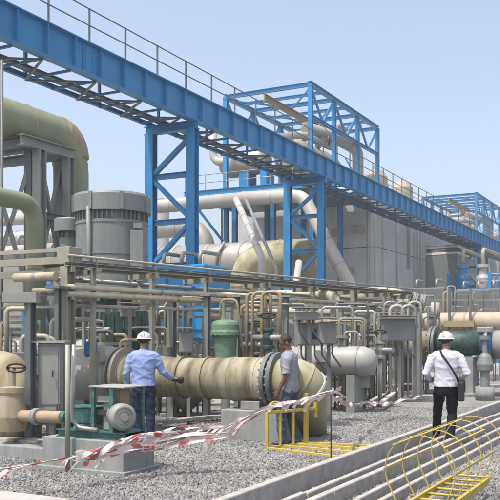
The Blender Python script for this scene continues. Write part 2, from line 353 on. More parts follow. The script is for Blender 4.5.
many(t, 'hanger', 'blue_dark', None, [(0, y, 0) for y in ys[::3]], MB().bar((BXF, ys[0], BZ0+.06), (BXF, ys[0], BZ1-.06), .09))
MB().span(BXF+.1, BX-.2, BY0, BY1, BZ1-.05, BZ1-.02).build('walkway_deck', 'steel_dark', t)
MB().span(BXF+.25, BXF+.55, BY0, BY1, BZ0+.1, BZ0+.2).build('cable_tray', 'handrail', t)
for X, z0 in ((BX+.06, BZ1), (BXF, BZ1)):
    py = [BY0+1.2+1.85*i+(0 if X == BX+.06 else .9) for i in range(56)]
    many(t, 'handrail_post', 'handrail', None, [(0, y, 0) for y in py], MB().bar((X, py[0], z0), (X, py[0], z0+1.08), .05))
    for h in (.55, 1.06): MB().tube([(X, BY0, z0+h), (X, BY1, z0+h)], .022, 8).build('handrail', 'handrail', t)
def trestle(Y, label):
    t = thing('support_tower', label, 'support tower', (BX-.9, Y, 0), 'blue trestles carrying the bridge')
    for X in (BX, BXF):
        MB().ibeam((X, Y, .05), (X, Y, 9.4), .36, .34, .03, up=V((0, 1, 0))).build('column', 'blue', t)
        MB().box((X, Y, .025), (.6, .6, .05)).build('base_plate', 'blue_dark', t)
    MB().ibeam((BX+.25, Y, 9.56), (BXF-.25, Y, 9.56), .3, .32).build('cap_beam', 'blue', t)
    zs = [9.2, 7.75, 6.0, 4.35, 2.7, .6]
    for i, z in enumerate(zs[:-1]):
        a, b = ((BX, BXF) if i % 2 == 0 else (BXF, BX))
        MB().bar((a, Y, z), (b, Y, zs[i+1]), .14, .2, up=V((0, 1, 0))).build('brace', 'blue', t)
    for i, z in enumerate(zs[1:-1]):
        MB().ibeam((BX-.2, Y, z), (BXF+.2, Y, z), .18, .2).build('cross_beam', 'blue', t)
        X = BXF if i % 2 == 0 else BX; MB().box((X, Y, z), (.5, .03, .62)).build('gusset_plate', 'blue', t)
    return t
trestle(26.4, 'blue braced trestle tower rising behind the grey round motor housing')
trestle(38.7, 'blue braced trestle tower between the pale green elbow and the concrete building')
trestle(74.2, 'farthest blue trestle tower right of the grey louvred box')
# steel rake from the bridge end to the first tower head
# ------------------------------------------------------------------ concrete building
CX, CY0, CY1, CZ = -20.0, 57.2, 80.0, 12.0
t = thing('concrete_building', 'tall grey concrete panel building beneath the bridge', 'building', (-26, 68, 0))
MB().span(-33, CX-.12, CY0+.12, CY1, 0, CZ-.05).build('core_wall', 'dark_void', t)
npx = 5; pw = (CY1-CY0)/npx; zz = [0, 4.2, 8.1, 12.0]
for i in range(npx):
    for a, b in zip(zz[:-1], zz[1:]):
        MB().span(CX-.14, CX+R.uniform(-.012, .012), CY0+pw*i+.02, CY0+pw*(i+1)-.02, a+.02, b-.02).build('wall_panel', 'concrete', t, .02)
for i in range(3):
    x1 = CX-.16-i*4.2
    for a, b in zip(zz[:-1], zz[1:]):
        MB().span(x1-4.16, x1, CY0+R.uniform(-.012, .012), CY0+.14, a+.02, b-.02).build('wall_panel', 'concrete', t, .02)
MB().span(-33.1, CX+.06, CY0-.06, CY1+.05, CZ-.02, CZ+.16).build('roof_slab', 'concrete', t)
for y in (61.6, 67.2, 68.1): MB().tube([(CX+.14, y, .2), (CX+.14, y, 11.6)], .05 if y > 60 else .09, 8).build('downpipe', 'steel', t)
MB().bar((CX+.1, 64.6, 7.0), (CX+.1, 64.6, 11.9), .16, .3).build('cable_riser', 'steel', t)
MB().span(-23, -22.1, CY0-.05, CY0+.05, .2, 2.4).build('door', 'steel_dark', t)
for y in (58.4, 66.3): MB().tube([(CX+.1, y, 1), (CX+.1, y, 11.8)], .035, 6).build('conduit', 'galv', t)
for x, z in ((-21.4, 9.4), (-23.0, 9.2), (-22.2, 6.4)): MB().box((x, CY0-.1, z), (.9, .16, .5)).build('wall_box', 'pipe_beige', t, .02)
MB().tube([(-20.6, CY0-.12, .2), (-20.6, CY0-.12, 11.6)], .07, 8).build('downpipe', 'galv', t)
def roof_rail(t, a, b, h=1.05, step=1.9, m='galv'):
    a, b = V(a), V(b); n = max(1, int((b-a).length/step)); ps = [a+(b-a)*i/n for i in range(n+1)]
    for p in ps: MB().bar(p, p+UPZ*h, .05).build('handrail_post', m, t)
    for q in (.5, 1.03): MB().tube([a+UPZ*q, b+UPZ*q], .022, 6).build('handrail', m, t)
roof_rail(t, (CX-.3, 60.8, CZ+.16), (CX-.3, CY1-.3, CZ+.16)); roof_rail(t, (-32.8, CY1-.2, CZ+.16), (CX-.3, CY1-.2, CZ+.16))
# grey filter house on the wall
t = thing('filter_house', 'plain grey box with a white louvre slot fixed to the concrete building', 'filter box', (-18.65, 72, 4.7))
MB().span(-19.98, -17.35, 70, 75.5, 4.7, 8.55).build('casing', 'grey_paint', t, .03)
MB().span(-19.98, -17.3, 69.97, 75.5, 8.56, 8.75).build('louvre_frame', 'white_paint', t); MB().span(-19.98, -17.3, 69.97, 75.5, 9.12, 9.3).build('louvre_frame', 'white_paint', t)
for i in range(4): MB().bar((-19.9, 70.05, 8.80+.09*i), (-17.4, 70.05, 8.80+.09*i), .12, .012, up=V((0, .5, 1))).build('louvre_blade', 'steel', t)
MB().span(-19.98, -17.4, 70.2, 75.4, 8.75, 9.12).build('dark_slot', 'dark_void', t)
MB().span(-19.98, -17.2, 69.9, 75.6, 9.3, 9.36).build('lid', 'steel', t)
for x in (-19.6, -17.7):
    MB().ibeam((x, 70.3, 0), (x, 70.3, 4.7), .2, .2).build('leg', 'steel_dark', t)
# ------------------------------------------------------------------ turbine hall frames on the platforms (two alike units)
FX0, FX1, FY0, FY1, FZ, PZ = -27.1, -21.0, 47.7, 60.3, 17.45, 11.3
def unit(k):
    o = V((0, 45.7*k, 0)); S = lambda p: V(p)+o
    lab = ('near', 'far')[k]
    t = thing('crane_frame', ['open blue steel crane frame on the platform left of the concrete building', 'distant open blue steel crane frame at the right edge of the picture'][k], 'steel frame', S(((FX0+FX1)/2, (FY0+FY1)/2, PZ)), 'blue crane frames above the turbine decks')
    py = [FY0, FY0+3.9, FY0+8.3, FY1]
    for X in (FX0, FX1):
        for y in py: MB().ibeam(S((X, y, PZ)), S((X, y, FZ)), .26, .26, .03).build('post', 'blue', t)
        MB().ibeam(S((X, FY0-.15, FZ)), S((X, FY1+.15, FZ)), .24, .3, .03).build('eaves_beam', 'blue', t)
        MB().ibeam(S((X, FY0, FZ-2.0)), S((X, FY1, FZ-2.0)), .2, .22, .03).build('rail_beam', 'blue', t)
        for i, (a, b) in enumerate(zip(py[:-1], py[1:])):
            MB().bar(S((X, a, FZ-.1)), S((X, a+(b-a)*.5, FZ-2.0)), .12, .14).build('brace', 'blue', t)
            MB().bar(S((X, b, FZ-.1)), S((X, a+(b-a)*.5, FZ-2.0)), .12, .14).build('brace', 'blue', t)
    for i, y in enumerate(py): MB().ibeam(S((FX0, y, FZ-.02)), S((FX1, y, FZ-.02)), .2, .26, .03).build('roof_beam', 'blue', t)
    for y in (py[0]+2, py[1]+2.2, py[2]+2): MB().ibeam(S((FX0, y, FZ-.03)), S((FX1, y, FZ-.03)), .14, .2, .03).build('roof_beam', 'blue', t)
    MB().bar(S((FX1-.2, FY1-.05, PZ)), S((FX1-2.6, FY1-.05, FZ-2)), .1).build('brace', 'blue', t)
    for i in range(3):
        MB().bar(S((FX0, py[i], FZ-.2)), S((FX0+(FX1-FX0)*.5, py[i+1], FZ-.2)), .08).build('roof_brace', 'blue', t)
        MB().bar(S((FX1, py[i], FZ-.2)), S((FX0+(FX1-FX0)*.5, py[i+1], FZ-.2)), .08).build('roof_brace', 'blue', t)
    mo = MB().ibeam(S((-24.0, FY0-.5, FZ-.55)), S((-24.0, FY1, FZ-.55)), .2, .42, .04).build('monorail_beam', 'mono_yellow', t)
    MB().box(S((-24, FY0+6, FZ-1.05)), (.5, .7, .5)).build('hoist', 'mono_yellow', t)
    # platform
    p = thing('steel_platform', ['blue edged steel platform with handrails under the nearer crane frame', 'distant blue edged platform under the far crane frame'][k], 'platform', S((-24.5, 53, 0)), 'turbine deck platforms')
    X0, X1, Y0, Y1 = -30.0, -20.4, FY0-.5, 57.0
    MB().span(*[q for q in (X0, X1)], Y0+o.y, Y1+o.y, PZ-.1, PZ-.02).build('deck', 'steel_dark', p)
    for a, b in (((X0, Y0), (X1, Y0)), ((X1, Y0), (X1, Y1)), ((X0, Y0), (X0, Y1))):
        MB().ibeam(S((a[0], a[1], PZ-.22)), S((b[0], b[1], PZ-.22)), .2, .44, .03).build('edge_beam', 'blue', p)
    for X in (-29.6, -26.3, -23.5, -20.8):
        for Y in (Y0+.3, Y0+5):
            MB().ibeam(S((X, Y, 0)), S((X, Y, PZ-.45)), .3, .3, .03).build('column', 'blue_dark', p)
    for X in (-29.6, -23.5): MB().bar(S((X, Y0+.3, PZ-.6)), S((X+3, Y0+.3, 7.2)), .14).build('brace', 'blue_dark', p)
    MB().ibeam(S((-29.6, Y0+.3, 7.2)), S((-20.8, Y0+.3, 7.2)), .2, .3).build('cross_beam', 'blue_dark', p)
    for a, b in (((X0+.05, Y0), (X1, Y0)), ((X1, Y0), (X1, Y1))): roof_rail(p, S((a[0], a[1], PZ)), S((b[0], b[1], PZ)), step=1.5, m='galv')
    # turbine with its cladding on the deck
    q = thing('steam_turbine', ['beige clad turbine casing and pipework inside the nearer crane frame', 'distant beige turbine casing inside the far crane frame'][k], 'turbine', S((-24, 53, PZ)), 'clad turbines on the decks')
    MB().tube([S((-28.2, 49.2, PZ+1.9)), S((-27.6, 49.2, PZ+1.9)), S((-25.2, 49.2, PZ+2.0)), S((-24.7, 49.2, PZ+1.9))], [.5, .85, .85, .5], 20).build('casing', 'clad', q)
    MB().tube([S((-24, 50.5, PZ+2.6)), S((-24, 51.2, PZ+2.6)), S((-24, 57.5, PZ+2.6)), S((-24, 58.2, PZ+2.6))], [.8, 1.25, 1.25, .8], 20).build('casing', 'pipe_beige', q)
    for i in range(3): MB().lathe([(1.25, 0), (1.31, 0), (1.31, .1), (1.25, .1)], S((-24, 52.2+1.8*i, PZ+2.6)), (0, 1, 0), 24).build('band', 'clad', q)
    for X, w_ in ((-26.6, .7), (-25.0, .45)): MB().span(X, X+w_, 48.6+o.y, 49.8+o.y, PZ, PZ+1.6).build('pedestal', 'blue', q)
    for Y in (51.5, 56.5): MB().span(-25, -23, Y+o.y, Y+.6+o.y, PZ, PZ+1.6).build('pedestal', 'blue_dark', q)
    for pts, r_, m_ in (([(-28.6, 48.6, PZ+4.6), (-28.6, 48.6, PZ+2.2), (-27.4, 48.6, PZ+2.0)], .28, 'pipe_white'),
                        ([(-22.6, 50.5, PZ+4.2), (-21.9, 54, PZ+4.2), (-21.9, 58.5, PZ+4.2), (-21.9, 58.5, PZ+1)], .42, 'pipe_white'),
                        ([(-24.8, 49, PZ+3.4), (-22.2, 49, PZ+3.4), (-22.2, 54.6, PZ+3.6), (-22.2, 54.6, PZ+5.3), (-22.2, 57.0, PZ+5.3)], .24, 'pipe_white'),
                        ([(-23.2, 54, PZ+3.6), (-23.2, 54, PZ+4.8), (-26, 54, PZ+4.8), (-26, 54, PZ)], .2, 'galv')):
        MB().tube(bend([S(p_) for p_ in pts], .7), r_, 16).build('steam_pipe', m_, q)
    for (x, y, z) in ((-22.2, 52.3, PZ+3.4), (-21.9, 56.2, PZ+4.2)):
        MB().lathe([(0, 0), (.3, 0), (.34, .2), (.34, .5), (.16, .6), (.16, .9), (0, .9)], S((x, y, z)), seg=14).build('valve', 'pipe_beige', q)
        MB().lathe([(.26, 0), (.34, 0), (.34, .06), (.26, .06)], S((x+.5, y, z+.2)), (1, .2, 0), 16).build('handwheel', 'steel_dark', q)
    for i, (x, y, s_) in enumerate(((-22.0, 62.6, 1.0), (-21.6, 68.2, .95))):
        c = thing('insulated_drum', [['rounded beige insulated drum on the roof right of the nearer crane frame', 'second rounded beige drum farther right on the concrete roof'], ['beige drum beyond the far crane frame', 'second beige drum beyond the far crane frame']][k][i], 'drum', S((x, y, CZ+.16)), 'beige drums on the roof')
        MB().lathe([(0, 0), (s_, 0), (s_*1.03, .5), (s_*.98, 2.0), (s_*.7, 2.45), (s_*.3, 2.62), (0, 2.65)], S((x, y, CZ+.16)), seg=20).build('shell', 'pipe_beige', c)
        MB().lathe([(s_*1.03, .55), (s_*1.08, .55), (s_*1.08, .65), (s_*1.03, .65)], S((x, y, CZ+.16)), seg=20).build('band', 'clad', c)
        MB().tube([S((x, y, CZ+2.7)), S((x, y, CZ+3.2))], .07, 8).build('vent_stub', 'galv', c)
        if k == 1: break
unit(0); unit(1)
# far supports for the second unit
MB_ = MB().span(-33, -20.3, 103.5, 125, 0, 12.0)
t = thing('concrete_building', 'distant concrete block under the far crane frame', 'building', (-26.6, 114, 0)); MB_.build('wall', 'concrete', t); MB().span(-33.1, -20.2, 103.4, 125.1, 12.0, 12.16).build('roof_slab', 'concrete', t)
# ------------------------------------------------------------------ large ducts and vessels in the middle ground
pipe('steam_duct', 'long white insulated duct running level under the nearer platform', 'duct', [(-60, 46.4, 10.35), (-21.6, 46.4, 10.35)], .45, 'pipe_white', bands=3, band_m='clad', supports=((0, .3), (0, .55), (0, .8)), sup_m='blue_dark')
pipe('steam_duct', 'thick pale duct running level beneath the long white one', 'duct', [(-62, 45.0, 8.6), (-33, 45.0, 8.6), (-27.0, 45.0, 8.6), (-27.0, 45.0, 3)], .6, 'clad', rad=1.6, bands=2.5, supports=((0, .4), (0, .8)), sup_m='blue_dark')
# exhaust header with its pale green elbow
a = atY(150, 266, 33.5); b = atY(245, 262, 33.5)
Y_H = 42.5
H = thing('exhaust_header', 'big banded grey and beige horizontal exhaust header behind the first blue tower', 'vessel', (a.x, 33.5, 0))
HZ = 6.0; H.location = (atY(200, 0, Y_H).x, Y_H, 0); hx0, hx1 = atY(140, 0, Y_H).x, atY(312, 0, Y_H).x
MB().tube([(hx0-.3, Y_H, HZ), (hx0, Y_H, HZ), (hx1, Y_H, HZ), (hx1+.3, Y_H, HZ)], [.6, 1.12, 1.12, .8], 40).build('shell', 'clad', H)
for i in range(9): MB().lathe([(1.11, 0), (1.15, 0), (1.15, .08), (1.11, .08)], (hx0+.6+1.15*i, Y_H, HZ), (1, 0, 0), 40).build('band', 'pipe_white' if i % 3 else 'pipe_rust', H)
for x in (hx0+1.5, hx0+5, hx1-1.5): MB().span(x-.2, x+.2, Y_H-.5, Y_H+.5, 0, HZ-.95).build('saddle', 'blue_dark', H)
xs_ = atY(215, 0, Y_H-1.2).x; MB().tube(bend([(xs_+.4, Y_H-.8, 7.1), (xs_+.2, Y_H-1.25, 6.4), (xs_-.3, Y_H-1.2, 4.4)], .5), .09, 8).build('drain_line', 'galv', H)
ex = atY(247, 0, 40.2).x
E = pipe('inlet_elbow', 'pale green large elbow turning down beside the second blue tower', 'duct', [(atY(321, 255, 40.2).x, 40.2, 5.85), (ex, 40.2, 5.85), (ex, 40.2, .3)], .88, 'pipe_elbow', rad=1.1)
for z in (4.35, 4.75): MB().lathe([(.87, 0), (.93, 0), (.93, .13), (.87, .13)], (ex, 40.2, z), seg=36).build('band', 'pipe_elbow', E)
c = atY(248, 262, 31.5)
# white diagonal ducts
p0 = atY(303, 196, 44.0); p1 = atY(352, 290, 43.0)
pipe('sloping_duct', 'white round duct sloping down to the right behind the second blue tower', 'duct', [p0+V((-4, 0, .2)), p0, p1, p1+V((.6, 0, -3))], .37, 'pipe_white', rad=1.0, bands=2.2, band_m='clad')
p0 = atY(236, 199, 37); p1 = atY(262, 258, 33.2)
pipe('inclined_conduit', 'thin pale conduit leaning steeply across the beige header', 'conduit', [p0, p1, p1+V((0, -.2, -p1.z))], .16, 'pipe_white', bands=1.2, band_m='galv')
p0 = atY(246, 200, 37.4); p1 = atY(276, 268, 33.8)
pipe('inclined_conduit', 'second thin grey conduit leaning beside the pale one', 'conduit', [p0, p1, p1+V((0, -.3, -p1.z))], .08, 'galv')
p0 = atX(299, 262, -13.2); p1 = atX(296, 283, -13.0)
pipe('vent_pipe', 'short white vent pipe slanting behind the rack near the second tower', 'vent pipe', [p0, p1, p1+V((0, 0, -p1.z))], .13, 'pipe_white')
# distant red roofed tank glimpsed through the tower
p = atY(162, 196, 85)
t = thing('storage_tank', 'small distant tank with a dull red roof seen through the first blue tower', 'tank', (p.x, p.y, 0))
MB().lathe([(.9, 0), (.9, p.z-1.0), (0, p.z-.99)], (p.x, p.y, 0), seg=32).build('shell', 'pipe_white', t); MB().lathe([(.95, 0), (.95, .4), (.6, .8), (0, .95)], (p.x, p.y, p.z-1.2), seg=32).build('roof', 'red_steel', t)
# ------------------------------------------------------------------ far right: blue valve skid below the far tower
t = thing('valve_skid', 'blue steel valve skid with ladder and pale handrails right of the grey louvred box', 'skid', (-14.5, 66, 0))
for z in (5.2, 3.4):
    for (x0, y0, x1, y1) in ((-17, 66, -10.5, 66), (-17, 68.5, -10.5, 68.5), (-17, 66, -17, 68.5), (-10.5, 66, -10.5, 68.5)):
        MB().ibeam((x0, y0, z), (x1, y1, z), .2, .4, .03).build('beam', 'blue', t)
    MB().span(-16.9, -10.6, 66.1, 68.4, z+.21, z+.25).build('deck', 'blue_dark', t)
for x in (-17, -13.8, -10.5):
    for y in (66, 68.5): MB().ibeam((x, y, 0), (x, y, 6.6), .25, .25, .03).build('post', 'blue', t)
for x in (-16.2, -14.6, -12.4):
    MB().lathe([(0, 0), (.5, 0), (.55, .8), (.35, 1.1), (.35, 1.6), (.5, 1.65), (.5, 1.9), (0, 1.9)], (x, 67.2, 5.45), seg=16).build('valve', 'blue' if x < -15 else 'pipe_white', t)
    MB().tube(bend([(x, 67.2, 7), (x, 67.2, 8.6), (x, 74, 8.6)], .5), .16, 12).build('line', 'pipe_beige', t)
for d_ in (0, .6): MB().tube([(-12.9+d_, 65.5, 2.6), (-11.2+d_, 65.8, 6.6)], .05, 6).build('ladder_rail', 'galv', t)
for i in range(9): k = i/9; MB().tube([(-12.9+1.7*k, 65.5+.3*k, 2.7+4*k), (-12.3+1.7*k, 65.5+.3*k, 2.7+4*k)], .03, 6).build('rung', 'galv', t)
roof_rail(t, (-17, 65.95, 5.45), (-10.5, 65.95, 5.45), m='galv')
t = thing('equipment_block', 'pale clad equipment block behind the far blue tower', 'equipment', (-14, 84, 0))
MB().span(-17.5, -9, 82, 86, 4.6, 7.6).build('casing', 'clad', t, .05); MB().span(-17, -9.5, 82.2, 85.8, 0, 4.6).build('base', 'concrete', t); MB().span(-17.5, -9, 81.95, 81.99, 6.9, 7.4).build('stripe', 'white_paint', t)
# thin desert haze in the air
HZB = MB().span(-75, 60, -12, 135, -1, 19.5)
me = HZB.mesh('haze'); hz = bpy.data.objects.new('haze', me); COL.objects.link(hz); tag(hz, 'thin pale desert haze hanging over the plant', 'haze', kind='stuff')
m = bpy.data.materials.new('haze'); m.use_nodes = True; n_ = m.node_tree.nodes; n_.remove(n_['Principled BSDF']); pv = n_.new('ShaderNodeVolumePrincipled'); pv.inputs['Color'].default_value = (1, .985, .96, 1); pv.inputs['Density'].default_value = .0015; pv.inputs['Anisotropy'].default_value = .3
m.node_tree.links.new(pv.outputs[0], n_['Material Output'].inputs['Volume']); me.materials.append(m)
# ------------------------------------------------------------------ left: pipe tower with green pipes
TX = -15.2
t = thing('pipe_tower', 'dark grey steel pipe support tower with crossed braces at the left edge', 'support tower', (TX, 18, 0))
PC = [atX(31, 200, TX-.35), atX(39.5, 200, TX), atX(61, 200, TX-.35), atX(68.5, 200, TX)]
ZT = 6.75
for i, p in enumerate(PC):
    MB().ibeam((p.x, p.y, 0), (p.x, p.y, ZT-.13), .26, .26, .03).build('column', 'steel_dark' if i % 2 == 0 else 'steel', t); MB().box((p.x, p.y, .03), (.5, .5, .06)).build('base_plate', 'steel_dark', t)
MB().ibeam((TX, atX(20, 0, TX).y, ZT), (TX, atX(70, 0, TX).y+.15, ZT), .24, .28, .03).build('top_beam', 'steel', t)
ya = atX(20, 0, TX).y
for y in (ya+.15, PC[1].y, PC[3].y): MB().ibeam((TX-2.6, y, ZT-.02), (TX-.13, y, ZT-.02), .22, .26, .03).build('cross_beam', 'steel_dark', t)
def br(a, za, b, zb): MB().bar((a.x, a.y, za), (b.x, b.y, zb), .1, .12).build('brace', 'steel', t)
br(PC[1], 6.4, PC[2], 3.6); br(PC[2], 6.4, PC[1], 3.6); br(PC[1], 3.4, PC[2], .8); br(PC[2], 3.4, PC[1], .8)
l0 = atX(-6, 260, TX-1); br(PC[0], 6.4, l0, 3.3); br(l0, 5.9, PC[0], 2.6)
MB().ibeam((TX, PC[1].y, 4.9), (TX, PC[2].y, 4.9), .16, .18, .02).build('cross_beam', 'steel_dark', t); MB().ibeam((TX, PC[1].y, 3.5), (TX, PC[3].y, 3.5), .16, .18, .02).build('cross_beam', 'steel_dark', t)
MB().bar((TX-2.6, PC[1].y, ZT-.2), (TX-2.6, PC[1].y, 0), .2).build('column', 'steel_dark', t)
GP = -15.75; gz = 7.37; ge_ = atX(71, 200, GP)
pipe('process_pipe', 'thick olive green pipe with a brown elbow on the pipe tower at upper left', 'pipe', [(GP, 9, gz), (GP, ge_.y, gz), (GP, ge_.y, 2.2)], .5, 'pipe_green', rad=1.0, bands=2.1, band_m='pipe_rust')
o = bpy.data.objects.get('process_pipe')
MB().tube(bend([(GP, ge_.y-1.25, gz), (GP, ge_.y, gz), (GP, ge_.y, gz-1.25)], 1.0, 12)[1:-1], .512, 28).build('elbow_cladding', 'pipe_rust', o)
s2 = atX(35, 205, -12.5)
pipe('process_pipe', 'slimmer olive pipe bending down in front of the pipe tower', 'pipe', [(-12.5, 8.5, 4.55), (-12.5, s2.y, 4.55), (-12.5, s2.y, 1.8)], .19, 'pipe_green', rad=.42, bands=1.6, band_m='pipe_rust', flanges=((1, .55),))
pipe('standpipe', 'thin black pole rising at the left edge of the picture', 'pole', [atX(2, 400, -13.5), atX(2, 60, -13.5)], .03, 'steel_dark', seg=8)
# ------------------------------------------------------------------ grey motor housing
mc = at(112, 300, 20); mx, my = mc.x, mc.y
t = thing('motor_housing', 'big grey round motor housing with an overhanging slotted cap', 'motor', (mx, my, 0))
body = MB().lathe([(0, 2.75), (.86, 2.75), (.86, 4.42), (.80, 4.43), (.80, 4.66), (0, 4.66)], (mx, my, 0), seg=48).build('body', 'grey_paint', t)
cap = MB().lathe([(.78, 4.62), (.93, 4.62), (.935, 5.0), (.90, 5.06), (0, 5.10)], (mx, my, 0), seg=48).build('cap', 'grey_paint', t)
for i in range(48):
    a = 2*PI*i/48
    if i % 6 == 0: continue
    MB().box((mx+.83*math.cos(a), my+.83*math.sin(a), 4.53), (.075, .025, .2), a).build('vent_fin', 'grey_paint', t)
for i in range(8):
    a = 2*PI*i/8+.1; MB().box((mx+.93*math.cos(a), my+.93*math.sin(a), 4.83), (.06, .08, .40), a).build('cap_rib', 'grey_paint', t)
for z in (2.8, 3.6, 4.34): MB().lathe([(.855, 0), (.875, 0), (.875, .05), (.855, .05)], (mx, my, z), seg=48).build('seam_band', 'grey_paint', t)
dr = at(138, 300, 19.4)
MB().box((dr.x, dr.y, 3.55), (.30, .42, 1.2), TH).build('terminal_box', 'grey_paint', t, .015); MB().box((dr.x+.05, dr.y-.05, 4.25), (.2, .3, .12), TH).build('junction_cover', 'grey_paint', t)
dl = at(88, 250, 19.15); MB().tube(bend([(dl.x, dl.y, 4.7), (dl.x, dl.y+.05, 3.4), (dl.x-.1, dl.y+.3, 2.7)], .3), .05, 10).build('drain_pipe', 'grey_paint', t)
for i in range(14):
    a = 2*PI*i/14; MB().box((mx+.62*math.cos(a), my+.62*math.sin(a), 2.05), (.06, .3, 1.3), a).build('stool_panel', 'dark_green', t)
MB().lathe([(.62, 0), (.62, 1.4), (.75, 1.42), (.75, 1.5), (0, 1.5)], (mx, my, 0), seg=24).build('pump_head', 'dark_green', t)
MB().box((mx, my, 2.7), (1.9, 1.9, .1)).build('mounting_plate', 'grey_paint', t)
sc_ = at(70.5, 225, 20.6)
t = thing('motor_housing', 'smaller grey capped motor left of the big round motor housing', 'motor', (sc_.x, sc_.y, 0))
MB().lathe([(0, 1), (.27, 1), (.27, 4.12), (.25, 4.14), (.25, 4.3), (0, 4.3)], (sc_.x, sc_.y, 0), seg=28).build('body', 'grey_paint', t)
MB().lathe([(.2, 4.27), (.40, 4.27), (.40, 4.56), (.37, 4.6), (0, 4.62)], (sc_.x, sc_.y, 0), seg=28).build('cap', 'grey_paint', t)
for i in range(12):
    a = 2*PI*i/12; MB().box((sc_.x+.28*math.cos(a), sc_.y+.28*math.sin(a), 4.2), (.05, .03, .14), a).build('vent_fin', 'steel_dark', t)
MB().box((sc_.x, sc_.y, .5), (.9, .9, 1.0)).build('pedestal', 'dark_green', t)
g = at(120, 325, 17.8)
t = thing('lube_oil_console', 'dark green panelled console below the big round motor housing', 'console', (g.x, g.y, 0))
MB().box((g.x, g.y, 1.15), (1.15, .6, 2.2), TH).build('casing', 'dark_green', t, .02)
for i in range(6):
    q = V((g.x, g.y, 0))+V((CT, ST, 0))*(-.47+.19*i)+V((ST, -CT, 0))*.31; MB().box((q.x, q.y, 1.3), (.03, .03, 1.7), TH).build('panel_rib', 'dark_green', t)
# ------------------------------------------------------------------ foreground pipe rack (corner post at left, running away to the right)
RX, RY = -9.40, 11.08
t = thing('pipe_rack', 'dusty grey steel pipe rack running from the left corner away to the right', 'pipe rack', (RX, RY, 0))
RA = math.radians(-9.3)                               # the rack stands a little askew to the rows
def along(px):
    a = (px-250)/F; dx, dy = -math.sin(RA), math.cos(RA); r0, f0 = RX*CT+RY*ST, -RX*ST+RY*CT; dr, df = dx*CT+dy*ST, -dx*ST+dy*CT
    return (a*f0-r0)/(dr-a*df)
def askew(o):
    p = Matrix.Rotation(RA, 3, 'Z') @ V((o.location.x-RX, o.location.y-RY, 0)); o.location = (RX+p.x, RY+p.y, o.location.z); o.rotation_euler.z = RA; return o
askew(t)
pys = [RY]+[RY+along(q) for q in (93, 152, 206, 265, 313, 354, 384, 410)]
for i, y in enumerate(pys):
    b_ = .18 if i == 0 else (.14 if i == 6 else .08)
    (MB().ibeam((RX, y, 0), (RX, y, 2.9), b_, b_, .015) if i in (0, 3, 6) else MB().bar((RX, y, 0), (RX, y, 2.88), b_)).build('post', 'rack', t)
    MB().box((RX, y, .012), (.3, .3, .024)).build('base_plate', 'rack', t)
    MB().bar((RX-.6, y, 2.84), (RX+.15, y, 2.84), .08, .1).build('bracket_arm', 'rack', t)
    if i % 2 == 0: MB().bar((RX-.5, y, 2.78), (RX-.05, y, 2.3), .05, .06).build('knee_brace', 'rack', t)
    MB().bar((RX-.5, y, 2.36), (RX+.14, y, 2.36), .06, .08).build('bracket_arm', 'rack', t)
    MB().tube([(RX+.1, y, 2.9), (RX+.1, y, 3.08)], .02, 6).build('rail_stub', 'rack', t)
    if i: MB().box((RX+.09, y+.1, R.uniform(1.2, 2.0)), (.1, .12, .22)).build('outlet_box', 'box_grey', t, .01)
yE = pys[-1]+.3
MB().channel((RX+.08, RY-.1, 2.93), (RX+.08, yE, 2.93), .10, .075, .012).build('main_rail', 'rack', t)
MB().channel((RX-.52, RY-.1, 2.93), (RX-.52, yE, 2.93), .08, .1, .014).build('back_rail', 'rack', t)
MB().tube([(RX+.1, RY-.1, 3.07), (RX+.1, yE, 3.07)], .024, 10).build('top_rail', 'rack', t)
for i in range(18): y = RY+.3+i*.72; MB().bar((RX-.5, y, 2.98), (RX+.05, y, 2.98), .04, .025).build('tray_rung', 'rack', t)
MB().bar((RX-.22, RY, 3.0), (RX-.22, yE, 3.0), .2, .05).build('cable_bundle', 'steel_dark', t)
t = thing('pipe_rack', 'left arm of the grey rack going off to the left edge', 'pipe rack', (RX-1, RY+.2, 0))
for z, y_, h_ in ((3.2, RY+.12, .07), (3.0, RY-.02, .12), (2.82, RY+.5, .1), (2.9, RY+.9, .07)):
    MB().channel((RX+.05, y_, z), (RX-6.4, y_, z), .08, h_, .014).build('side_rail', 'rack', t)
for x in (-1.9, -4.3): MB().bar((RX+x, RY+.2, 0), (RX+x, RY+.2, 2.9), .12).build('post', 'rack', t)
MB().box((RX-.05, RY+.1, 3.08), (.28, .34, .3)).build('corner_box', 'rack', t, .01)
# runs of pipe on the rack, each a thing of its own
def run(label, x, z, r_, m, y0=RY-.1, y1=None, **k): return askew(pipe('pipe_run', label, 'pipe', [(x, y0, z), (x, y1 or yE+.4, z)], r_, m, seg=14, **k))
run('upper of the two straw coloured pipes hung low on the rack', RX+.1, 2.54, .048, 'pipe_yellow', bands=2.4, band_m='galv')
run('lower of the two straw coloured pipes hung low on the rack', RX+.1, 2.42, .055, 'pipe_yellow', bands=3.1, band_m='galv')
run('thin pale line lowest under the rack', RX-.2, 2.24, .032, 'pipe_white', bands=2.2, band_m='galv')
run('grey conduit inside the rack below its main rail', RX-.4, 2.7, .04, 'galv', bands=2.5)
for lab, y_, z, r_, m_ in (('short thick straw coloured pipe stub behind the corner post', RY-.16, 2.72, .075, 'pipe_yellow'), ('long straw pipe running off to the left edge below the stub', RY+.3, 2.52, .045, 'pipe_yellow'), ('second straw pipe running off to the left edge', RY+.35, 2.43, .035, 'pipe_rust'), ('thin pale line running off to the left edge near the column', RY+.4, 2.22, .03, 'pipe_white')):
    x1 = -1.05 if 'stub' in lab else -6.4
    pipe('pipe_run', lab, 'pipe', [(RX-.12, y_, z), (RX+x1, y_, z)], r_, m_, seg=14, bands=.8 if 'stub' in lab else 2, band_m='galv')
RX0, RY0 = -6.62, 7.8
